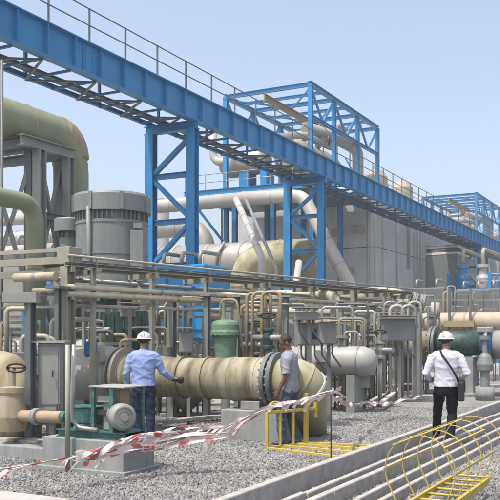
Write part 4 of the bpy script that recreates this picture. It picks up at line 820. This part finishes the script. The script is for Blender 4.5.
for i, (px0, py0, px1, py1, lab) in enumerate(((405, 392, 520, 383, 'low pale kerb right of the white shirt man'), (330, 386, 430, 380, 'low pale kerb behind the plank pile'), (385, 398, 520, 392, 'front low pale kerb beside the white shirt man'))):
    a, b = atz(px0, py0, .08), atz(px1, py1, .08); t = thing('low_kerb', lab, 'kerb', (a.x, a.y, 0), 'low kerbs on the gravel'); n_ = 6
    for j in range(n_): p, q = a+(b-a)*(j/n_), a+(b-a)*((j+.98)/n_); p.z = q.z = .05; MB().bar(p, q, .2, .1).build('kerb_stone', 'kerb', t, .012)
t = thing('steel_sleeper', 'short T shaped white stand on the gravel left of the plank pile', 'stand', atz(342, 408, 0)); c = atz(342, 408, 0)
MB().bar((c.x, c.y, 0), (c.x, c.y, .3), .07).build('leg', 'white_paint', t); MB().box((c.x, c.y, .32), (.45, .1, .05), .4).build('top', 'white_paint', t, .006); MB().box((c.x, c.y, .012), (.18, .18, .024)).build('foot', 'white_paint', t)
t = thing('pipe_post', 'short grey capped post on the gravel behind the white T stand', 'post', atz(340, 398, 0)); c = atz(340, 392, 0)
MB().tube([(c.x, c.y, 0), (c.x, c.y, .42)], .05, 14).build('shaft', 'rack', t); MB().box((c.x, c.y, .44), (.2, .14, .04)).build('cap', 'rack', t)
for i, (px, py, w_) in enumerate(((400, 381, .35), (414, 384, .25), (352, 384, .3), (430, 372, .3), (446, 370, .25), (492, 380, .4), (178, 405, .3), (240, 404, .3))):
    c = atz(px, py, 0); o = MB().box((c.x, c.y, .12), (w_, w_*.8, .24), R.uniform(0, 1)).build('concrete_block', 'kerb', None, .03, loc=(c.x, c.y, 0)); tag(o, ['pale block behind the plank pile', 'pale block by the instrument stand', 'pale block before the grey vessel', 'pale block left of the white helmet', 'pale block right behind the white shirt man', 'pale block below the grey motor valve', 'pale block under the big beige pipe', 'pale block near the flange plinth'][i], 'block', 'pale blocks on the ground')
# ------------------------------------------------------------------ yellow ladder cage at lower right
t = thing('ladder_cage', 'yellow ladder with hooped safety cage lying on the gravel at lower right', 'ladder cage', (-2.13, 7.9, 0))
L0 = atz(418, 500, 0); LX0, LX1 = -2.29, -1.91; LY0, LY1 = 7.05, 9.0; LZ = .16
c0 = (LX0+LX1)/2
for x in (LX0, LX1): MB().bar((x, LY0-.15, LZ), (x, LY1, LZ), .035, .07).build('ladder_rail', 'yellow', t, .004)
for i in range(8): y = LY0+.05+.3*i; MB().tube([(LX0, y, LZ+.01), (LX1, y, LZ+.01)], .013, 8).build('rung', 'yellow', t)
def arc(y, k=1.):
    pts = [(LX0+.01, y, LZ)]
    for i in range(25):
        a = PI*1.12-(PI*1.24)*i/24; pts.append((c0+.315*math.cos(a)*k, y, LZ+.36+.315*math.sin(a)))
    return pts+[(LX1-.01, y, LZ)]
def strap(pts, w_, th):
    b_ = MB()
    for p, q in zip(pts[:-1], pts[1:]): b_.bar(p, q, w_, th, up=(V(p)+V(q))/2-V((c0, p[1], LZ+.36)))
    return b_
for i in range(5): strap(arc(LY0+.1+.5*i), .022, .006).build('hoop', 'yellow', t)
for j in range(5):
    a = PI*1.0-(PI*1.0)*j/4; x, z = c0+.321*math.cos(a), LZ+.36+.321*math.sin(a)
    MB().bar((x, LY0+.06, z), (x, LY1-.3, z), .006 if j in (0, 4) else .022, .022 if j in (0, 4) else .006).build('cage_strap', 'yellow', t)
# ------------------------------------------------------------------ low yellow guard frame, middle
a, b = atz(267, 448, .03), atz(338, 457, .03); q = atz(378, 446, .03); p = atz(306, 443, .03)
t = thing('guard_frame', 'yellow tubular guard frame standing on the gravel in front of the grey shirt man', 'guard frame', (a.x, a.y, 0))
def yb(a, b, w_=.04, n_='rail'): MB().bar(a, b, w_).build(n_, 'yellow', t, .005)
yb(a, b); yb(b, q); yb(p, q); yb(a, p); mm = a*.6+p*.4; nn = b*.6+q*.4; yb(mm, nn); mm = a*.25+p*.75; nn = b*.3+q*.7; yb(mm, nn)
tops = []
for k, (h_, w_) in zip((0, .33, .66, 1), ((.54, .04), (.54, .04), (.54, .04), (.78, .065))):
    c = a+(p-a)*k; yb(c, c+UPZ*h_, w_, 'post'); tops.append(c+UPZ*.53)
e = tops[3]+(tops[3]-tops[0]).normalized()*.22; yb(tops[0], e, .045, 'top_rail'); yb(e+UPZ*.1, e-UPZ*.15, .05, 'end_post')
c = (tops[0]+tops[1])/2; d_ = (tops[1]-tops[0]); d_.z = 0; d_.normalize()
MB().tube([c+d_*(.03+.16*math.cos(x))+UPZ*(.02+.13*math.sin(x)) for x in [PI*i/12 for i in range(13)]], .018, 8).build('hoop', 'yellow', t)
# ------------------------------------------------------------------ thin black rod and the barrier tape tied to it
c = atz(331, 470, 0)
t = thing('marker_rod', 'thin black rod standing upright where the tape is tied', 'rod', c); MB().tube([c, c+UPZ*1.28], .008, 8).build('rod', 'black', t); MB().tube([c+UPZ*.96, c+UPZ*1.02], .016, 8).build('tape_knot', 'shirt_white', t); 
def ribbon(pts, w_, tw0, tw1, parent, name='tape_strip', wob=.02, seed=0, m='tape'):
    pts = [V(p) for p in pts]; dens = []
    for p, q in zip(pts[:-1], pts[1:]):
        n = max(2, int((q-p).length/.014)); dens += [p+(q-p)*(i/n) for i in range(n)]
    dens.append(pts[-1]); rr = random.Random(seed); ph = rr.uniform(0, 6); n = len(dens); vs = []; al = []; acc = 0
    for i, p in enumerate(dens):
        k = i/(n-1); d = (dens[min(i+1, n-1)]-dens[max(i-1, 0)]).normalized(); s = d.cross(UPZ); s = s.normalized() if s.length > .05 else V((1, 0, 0)); u = s.cross(d)
        a = tw0+(tw1-tw0)*k+(.5 if n > 60 else .25)*math.sin(k*(9 if n > 60 else 4)+ph); ww = w_*(.62+.38*math.cos(acc*6+ph))
        p2 = p+UPZ*(wob*math.sin(acc*7+ph))+s*(wob*math.cos(acc*5+ph)); e_ = (s*math.cos(a)+u*math.sin(a))*ww/2
        vs += [p2-e_, p2+e_+s*.004, ]; al += [acc/.32, acc/.32+.12]
        if i < n-1: acc += (dens[i+1]-p).length
    me = bpy.data.meshes.new(name); off = wloc(parent)
    me.from_pydata([tuple(v-off) for v in vs], [], [(2*i, 2*i+2, 2*i+3, 2*i+1) for i in range(n-1)]); at_ = me.attributes.new('along', 'FLOAT', 'POINT'); at_.data.foreach_set('value', al)
    me.polygons.foreach_set('use_smooth', [True]*(n-1)); me.materials.append(M[m]); o = bpy.data.objects.new(name, me); COL.objects.link(o); o.parent = parent; return o
TP = [(-15, 471, 8.5), (40, 463, 8.9), (75, 457, 9.2), (95, 452, 9.4), (122, 443, 9.75), (150, 436, 10.0), (185, 431, 10.2), (225, 427, 10.3), (250, 416, 10.4), (268, 408, 10.4), (300, 400, 10.5), (331, 393, 10.57)]
TPW = [at(*q) for q in TP]
t = thing('barrier_tape', 'tangled red and white barrier tape strung across the yard to the black rod', 'barrier tape', (TPW[4].x, TPW[4].y, 0))
MB().tube(TPW, .006, 6).build('cord', 'timber', t)
for i in range(6): ribbon(TPW[2:7], .06, i*.8, i*.8+3+(i % 3)*1.6, t, wob=.02+.010*i, seed=i, m='tape' if i % 3 else 'tape_faded')
for i in range(2): ribbon(TPW[6:], .05, i+1, i+3+(i % 3)*2.5, t, wob=.015+.014*i, seed=20+i, m='tape_faded')
for i in range(2): ribbon(TPW[0:3], .05, i, 4*i, t, wob=.01, seed=40+i)
for i in range(4):
    sg = [at(q, y_+(3+3*i)*math.sin(PI*(q-72)/198)+R.uniform(-1, 1), d_) for q, y_, d_ in ((72, 458, 9.2), (95, 453, 9.4), (122, 445, 9.7), (150, 438, 9.95), (185, 433, 10.15), (225, 428, 10.25), (250, 417, 10.4), (270, 408, 10.4))]
    ribbon(sg, .05, 1.2+.3*i, 2.2+1.5*i, t, wob=.018, seed=130+i, m='tape' if i % 2 else 'tape_faded')
TA = []
for k in range(54):
    u = R.uniform(0, 1)**1.1; q = 72+u*258; ks = [m_ for m_ in range(len(TP)-1) if TP[m_][0] <= q < TP[m_+1][0]][0]; A_, B_ = TP[ks], TP[ks+1]; v_ = (q-A_[0])/(B_[0]-A_[0])
    y_ = A_[1]+(B_[1]-A_[1])*v_; d_ = A_[2]+(B_[2]-A_[2])*v_; l_ = R.uniform(9, 26)
    TA.append(((q, y_, d_), (q-l_*R.uniform(.4, 1.0), y_+l_*R.uniform(.35, 1.0), d_-.05)))
TA += [((20, 466, 8.8), (5, 480, 8.8)), ((22, 466, 8.8), (30, 476, 8.8)), ((8, 469, 8.7), (-6, 480, 8.7)), ((331, 392, 10.57), (346, 398, 10.6)), ((333, 393, 10.6), (341, 388, 10.7))]
for i, (p, q) in enumerate(TA):
    a, b = at(*p), at(*q); m_ = (a+b)/2+V((R.uniform(-.03, .03), R.uniform(-.03, .03), .03)); ribbon([a, m_, b], R.uniform(.045, .075), R.uniform(1.1, 2.0), R.uniform(.9, 2.3), t, 'tape_end', .006, 60+i, 'tape' if p[0] < 170 and i % 4 else 'tape_faded')
# tape from the rod on to the plank pile
TQ = [at(331, 394, 10.57), at(345, 405, 12.5), at(366, 403, 15), at(385, 404, 16.5), at(404, 400, 17.5), at(420, 397, 18)]
t2 = thing('barrier_tape', 'faded barrier tape running from the black rod over the plank pile', 'barrier tape', (TQ[2].x, TQ[2].y, 0))
MB().tube(TQ, .005, 6).build('cord', 'timber', t2)
for i in range(2): ribbon(TQ, .08, i, 3+5*i, t2, wob=.03, seed=90+i, m='tape_faded')
# ------------------------------------------------------------------ people
def remesh(mb, voxel, smooth=4, wr=0., wf=9., seed=0):
    me = mb.mesh('tmp'); o = bpy.data.objects.new('tmp', me); COL.objects.link(o)
    m = o.modifiers.new('r', 'REMESH'); m.mode = 'VOXEL'; m.voxel_size = voxel; m.use_smooth_shade = True
    if smooth: s = o.modifiers.new('s', 'SMOOTH'); s.iterations = smooth; s.factor = .5
    dg = bpy.context.evaluated_depsgraph_get(); ev = o.evaluated_get(dg); nm = bpy.data.meshes.new_from_object(ev)
    bpy.data.objects.remove(o); bpy.data.meshes.remove(me)
    if wr:
        no = [v.normal.copy() for v in nm.vertices]
        for v, n_ in zip(nm.vertices, no):
            p = v.co; k = (.5-2*abs(noise.noise(V((p.x*wf*.8+p.z*3, p.y*wf*.8, p.z*wf*1.5+seed)))))*.9+noise.noise(V((p.x*wf*2.2+p.z*9, p.y*wf*2.2, p.z*wf*1.2+seed)))*.4
            v.co = p+n_*(max(k, -.25)*wr)
        nm.update()
    nm.polygons.foreach_set('use_smooth', [True]*len(nm.polygons)); return nm
def hand(mb, wrist, d, palm_n, side, curl=.5, s=1.):
    """palm, four unequal bent fingers and a thumb leaving the side of the palm near its base"""
    d = V(d).normalized(); n_ = V(palm_n); n_ = (n_-d*n_.dot(d)).normalized(); x = d.cross(n_)*side
    w_ = V(wrist); mb.tube([w_-d*.02, w_+d*.03, w_+d*.07, w_+d*.095], [.024, .034, .039, .034], 12, ry=[.018, .017, .016, .012], side=x)
    for k, (o_, l) in enumerate(((-.030, .075), (-.010, .083), (.011, .078), (.031, .062))):
        p = w_+d*.088+x*o_; a1, a2, a3 = curl*.5, curl*1.1, curl*1.7
        p1 = p+(d*math.cos(a1)+n_*math.sin(a1))*l*.45; p2 = p1+(d*math.cos(a2)+n_*math.sin(a2))*l*.32; p3 = p2+(d*math.cos(a3)+n_*math.sin(a3))*l*.26
        mb.tube([p-d*.02, p, p1, p2, p3], [.0085, .0095, .0088, .0082, .0065], 8)
    p = w_+d*.025-x*.028; q = p+(d*.6-x*.75+n_*.3).normalized()*.04; r_ = q+(d*.95-x*.2+n_*.4).normalized()*.03
    mb.tube([p, q, r_], [.013, .011, .008], 8)
def person(label, px, foot_y, D, yaw, J, mats, height=1.75, helmet=True, sleeves='long', seed=0, head_yaw=0., head_pitch=0., arm_hold=None):
    """J: joint positions in metres for a 1.75 m figure, x right, y forward, z up"""
    c = at(px, HY, D); base = V((c.x, c.y, 0)); s = height/1.75
    t = thing('person', label, 'person', base)
    rot = Matrix.Rotation(yaw, 4, 'Z')
    T = lambda p: base+(rot @ (V(p)*s))
    TD = lambda p: (rot @ V(p))
    RGT, FWD = TD((1, 0, 0)), TD((0, 1, 0))
    hipz = J.get('hipz', .93); lean = J.get('lean', 0.)
    Lf, Rf = V(J['lfoot']), V(J['rfoot']); Lk, Rk = V(J['lknee']), V(J['rknee'])
    Ls, Le, Lw = V(J['lsho']), V(J['lelb']), V(J['lwri']); Rs, Re, Rw = V(J['rsho']), V(J['relb']), V(J['rwri'])
    sh = V(J.get('shift', (0, 0, 0)))
    hip = [V((-.09, 0, hipz))+sh*.0, V((.09, 0, hipz))+sh*.0]
    neck = V((0, lean*.55+.0, 1.47)); head = neck+V((0, .035+lean*.15, .135))
    def torso(mb, f=1., z0=.90, z1=1.49):
        zs = [(.84, .162, .112, 0), (.92, .172, .122, .0), (1.02, .158, .112, .15), (1.12, .162, .112, .35), (1.24, .178, .118, .6), (1.34, .19, .115, .8), (1.40, .178, .10, .93), (1.435, .135, .085, 1.0), (1.46, .095, .07, 1.03), (1.49, .064, .060, 1.05)]
        zs = [q for q in zs if z0-.001 <= q[0] <= z1+.001]
        mb.tube([T((0, lean*.5*q[3], q[0])) for q in zs], [q[1]*f*s for q in zs], 24, ry=[q[2]*f*s for q in zs], side=RGT)
        for S_ in (Ls, Rs): mb.tube([T(V((0, lean*.45, 1.37))), T(S_*.6+V((0, lean*.45, 1.385))*.4), T(S_)], [.085*f*s, .078*f*s, .066*f*s], 14)
    def limb(mb, a, b, c_, ra, rb, rc, f=1.):
        m1 = a*.5+b*.5; m2 = b*.5+c_*.5
        mb.tube([T(a), T(m1), T(b), T(m2), T(c_)], [ra*f*s, (ra*.52+rb*.5)*f*s, rb*f*s, (rb*.62+rc*.42)*f*s, rc*f*s], 14)
    # body: one continuous figure
    B = MB(); torso(B, .84, .84, 1.49)
    for h, k, f_ in ((hip[0], Lk, Lf), (hip[1], Rk, Rf)): limb(B, h, k, f_+V((0, 0, .08)), .082, .052, .036, .9)
    for S_, e, w_ in ((Ls, Le, Lw), (Rs, Re, Rw)): limb(B, S_+V((0, 0, -.03)), e, w_, .044, .037, .026)
    B.tube([T(neck+V((0, -.01, -.06))), T(neck+V((0, .0, .03))), T(head+V((0, -.02, -.03)))], [.066*s, .056*s, .056*s], 16)
    hr = rot @ Matrix.Rotation(head_yaw, 4, 'Z') @ Matrix.Rotation(-head_pitch, 4, 'X'); hr3 = hr.to_3x3(); hc = T(head)
    HH = lambda p: hc+hr3 @ (V(p)*s)
    B.ball(HH((0, -.005, .03)), .076*s, .096*s, .095*s, 20, 14, hr3); B.ball(HH((0, .022, -.045)), .058*s, .068*s, .062*s, 16, 10, hr3)
    B.tube([HH((0, .085, .02)), HH((0, .105, -.018)), HH((0, .092, -.028))], [.010*s, .016*s, .012*s], 8)
    B.ball(HH((0, .085, -.062)), .024*s, .012*s, .012*s, 10, 6, hr3); B.ball(HH((0, .078, -.095)), .022*s, .018*s, .016*s, 10, 6, hr3)
    for q in (-1, 1):
        B.ball(HH((.078*q, -.005, -.01)), .010*s, .022*s, .034*s, 10, 8, hr3); B.ball(HH((.03*q, .084, .028)), .016*s, .008*s, .008*s, 8, 6, hr3)
    for S_, e, w_, sd, key in ((Ls, Le, Lw, -1, 'l'), (Rs, Re, Rw, 1, 'r')):
        d = T(w_)-T(e); hand(B, T(w_), d if not J.get(key+'hand') else TD(J[key+'hand']), TD(J.get(key+'palm', (-sd, .2, 0))), sd*(-1), J.get(key+'curl', .5), s)
    off = base
    def put(me, name, m):
        for v in me.vertices: v.co -= off
        me.materials.clear(); me.materials.append(M[m]); o = bpy.data.objects.new(name, me); COL.objects.link(o); o.parent = t; return o
    put(remesh(B, .0065, 2), 'body', mats['skin'])
    # trousers
    Q = MB(); zs = [(.80, .155, .115), (.86, .168, .122), (.94, .17, .122), (.99, .16, .116)]
    Q.tube([T((0, 0, q[0])) for q in zs], [q[1]*s for q in zs], 24, ry=[q[2]*s for q in zs], side=RGT)
    for h, k, f_ in ((hip[0], Lk, Lf), (hip[1], Rk, Rf)):
        a = h+V((0, 0, -.04)); e = f_+V((0, 0, .045)); Q.tube([T(a), T(a*.55+k*.45), T(k), T(k*.5+e*.5), T(e)], [.097*s, .090*s, .073*s, .068*s, .062*s], 18)
    put(remesh(Q, .011, 3, .014, 6, seed), 'trousers', mats['trousers'])
    # shirt
    S = MB(); torso(S, 1.13, .84 if J.get('untucked') else .92, 1.46)
    S.tube([T((0, lean*.5, 1.43)), T((0, lean*.52+.004, 1.488))], [.078*s, .068*s], 16)
    for S_, q in ((Ls, 1), (Rs, -1)): S.ball(T(S_+V((.022*q, 0, -.012))), .082*s, .082*s, .078*s, 14, 10)
    for S_, e, w_ in ((Ls, Le, Lw), (Rs, Re, Rw)):
        if sleeves == 'long': m1 = S_*.5+e*.5; m2 = e*.45+w_*.55; S.tube([T(S_), T(m1), T(e), T(m2), T(e*.06+w_*.94)], [.073*s, .066*s, .058*s, .050*s, .041*s], 16)
        else: S.tube([T(S_), T(S_*.5+e*.5), T(S_*.12+e*.88)], [.073*s, .068*s, .068*s], 16)
    put(remesh(S, .0095, 2, .013, 7, seed+5), 'shirt', mats['shirt'])
    # shoes
    for f_, k in ((Lf, -1), (Rf, 1)):
        b = MB(); ft = J.get('toe'+('l' if k < 0 else 'r'), (0.05*k, 1, 0)); fd = V(ft).normalized(); p = f_
        b.tube([T(p-fd*.085+V((0, 0, .04))), T(p-fd*.06+V((0, 0, .045))), T(p+fd*.03+V((0, 0, .045))), T(p+fd*.12+V((0, 0, .034))), T(p+fd*.175+V((0, 0, .028)))], [.025*s, .038*s, .042*s, .047*s, .028*s], 14, ry=[.03*s, .042*s, .048*s, .032*s, .020*s], side=RGT)
        b.tube([T(p+V((0, -.01, .06))), T(p+V((0, 0, .12)))], [.042*s, .042*s], 12)
        put(remesh(b, .007, 2), 'shoe', 'leather')
    # hair and helmet
    hb = MB(); hb.ball(HH((0, -.016, .04)), .082*s, .098*s, .092*s, 20, 14, hr3); cut = []
    me = hb.mesh('hair'); keep = []
    for p in me.polygons:
        q = hr3.inverted() @ (p.center-hc); q = q/s
        if q.z > (.052 if q.y > .03 else (-.045 if q.y < -.03 else .0)) : keep.append(list(p.vertices))
    m2 = bpy.data.meshes.new('hair'); m2.from_pydata([tuple(v.co) for v in me.vertices], [], keep); bpy.data.meshes.remove(me); put(m2, 'hair', 'hair')
    if helmet:
        g = MB(); ax = hr3 @ V((0, -.08, 1)); o_ = HH((0, -.006, .045)); n_ = 14
        prof = [(.128, -.004), (.13, .0), (.113, .008)]+[(.112*math.cos(a), .008+.108*math.sin(a)) for a in [PI/2*i/9 for i in range(1, 10)]]
        g.lathe([(r_*s, h*s) for r_, h in prof], o_, ax, 32)
        for q in (-.022, 0, .022):
            g.tube([o_+hr3 @ (V((q, .115*math.cos(a), .008+.112*math.sin(a)))*s) for a in [.15+2.8*i/12 for i in range(13)]], .006*s, 6)
        g.tube([HH((0, .10, .047)), HH((0, .15, .038)), HH((0, .165, .034))], [.085*s, .07*s, .04*s], 16, ry=[.006*s, .005*s, .004*s], side=hr3 @ V((1, 0, 0)))
        me = g.mesh('helmet'); put(me, 'helmet', 'helmet')
        b = MB(); b.lathe([(.105*s, -.03*s), (.108*s, -.005*s)], o_, ax, 24); put(b.mesh('helmet_band'), 'helmet_band', 'black')
    return t, T, put
Z0 = 0
# blue shirt man at the pump, back to us, holding out a dark device in the right hand
J1 = dict(lfoot=(-.10, .02, 0), rfoot=(.11, -.02, 0), lknee=(-.10, .04, .50), rknee=(.11, .02, .50), lsho=(-.185, 0, 1.385), lelb=(-.265, -.03, 1.11), lwri=(-.265, .06, .87), rsho=(.185, 0, 1.385), relb=(.295, .05, 1.13), rwri=(.40, .25, 1.02), rhand=(.55, .6, .05), rpalm=(-.3, .3, -.8), rcurl=.9, lpalm=(1, .2, 0), toel=(-.15, 1, 0), toer=(.2, 1, 0))
t, T, put = person('man in light blue shirt and white helmet with his back turned holding a dark device', 143.5, 0, 13.0, TH-.12, J1, dict(skin='skin', trousers='trouser_navy', shirt='shirt_blue'), 1.76, seed=1, head_pitch=.1)
w = T((.47, .33, 1.0)); o = MB().box((0, 0, 0), (.20, .09, .055), 0).box((.06, 0, .0), (.07, .11, .09)).mesh('handheld_device'); 
ob = bpy.data.objects.new('handheld_device', o); COL.objects.link(ob); o.materials.append(M['black']); ob.location = w; ob.rotation_euler = (.2, .15, TH-.2); tag(ob, 'dark handheld device in the blue shirt man\'s right hand', 'device')
b_ = ob.modifiers.new('bevel', 'BEVEL'); b_.width = .012; b_.segments = 2
bl = MB().tube([T((0, 0, .945)), T((0, 0, .98))], [.172, .172], 24, ry=[.127, .127], side=(T((1, 0, 0))-T((0, 0, 0)))); put(bl.mesh('belt'), 'belt', 'leather')
# grey shirt man, seen from behind his right side, facing left, looking down
J2 = dict(lfoot=(-.10, .10, 0), rfoot=(.10, -.08, 0), lknee=(-.10, .13, .50), rknee=(.10, .02, .49), lsho=(-.185, 0, 1.38), lelb=(-.235, .02, 1.09), lwri=(-.225, .13, .86), rsho=(.185, 0, 1.38), relb=(.225, -.05, 1.09), rwri=(.235, .06, .84), lpalm=(1, .2, 0), rpalm=(-1, .2, 0), untucked=True, lean=.05)
person('bareheaded man in grey short sleeved shirt standing by the bolted flange', 290, 0, 12.9, TH+1.3, J2, dict(skin='skin_dark', trousers='trouser_jean', shirt='shirt_grey'), 1.74, helmet=False, sleeves='short', seed=4, head_yaw=.45, head_pitch=.38)
# white shirt man stepping away from us
J3 = dict(lfoot=(-.16, .42, .10), rfoot=(.05, -.14, .02), lknee=(-.13, .30, .56), rknee=(.09, .06, .50), lsho=(-.19, 0, 1.385), lelb=(-.295, -.07, 1.13), lwri=(-.25, .15, 1.02), rsho=(.19, 0, 1.385), relb=(.31, -.07, 1.14), rwri=(.20, .12, 1.0), lhand=(.6, .7, -.1), rhand=(-.6, .6, -.1), lpalm=(.5, -.3, -.3), rpalm=(-.5, -.3, -.3), lcurl=.8, rcurl=.8, toer=(.1, 1, -.1), toel=(-.15, 1, .05), lean=.03)
t, T, put = person('man in white shirt, black trousers and white helmet walking away with a black shoulder bag', 446, 0, 12.75, TH-.25, J3, dict(skin='skin', trousers='trouser_black', shirt='shirt_white'), 1.76, seed=9, head_yaw=-.35, head_pitch=.05)
b = thing('shoulder_bag', 'black shoulder bag on a strap at the white shirt man\'s right hip', 'bag', T((.20, -.02, .72)))
bx_ = T((.225, -.05, .86)); MB().box(bx_, (.10, .26, .30), TH-.25).build('pouch', 'leather', b, .025); MB().box(bx_+UPZ*.08+V((CT, ST, 0))*.055, (.02, .24, .16), TH-.25).build('flap', 'black', b, .008)
pts = [(.19, -.10, .98), (.155, -.155, 1.08), (.09, -.165, 1.2), (.01, -.16, 1.32), (-.06, -.128, 1.415), (-.085, -.04, 1.485), (-.085, .05, 1.45), (-.05, .145, 1.36), (.05, .16, 1.2), (.15, .135, 1.06), (.2, .06, .98)]
MB().tube([T(p) for p in pts], .021, 10, ry=.008, side=T((1, .0, -1))-T((0, 0, 0))).build('strap', 'black', b)
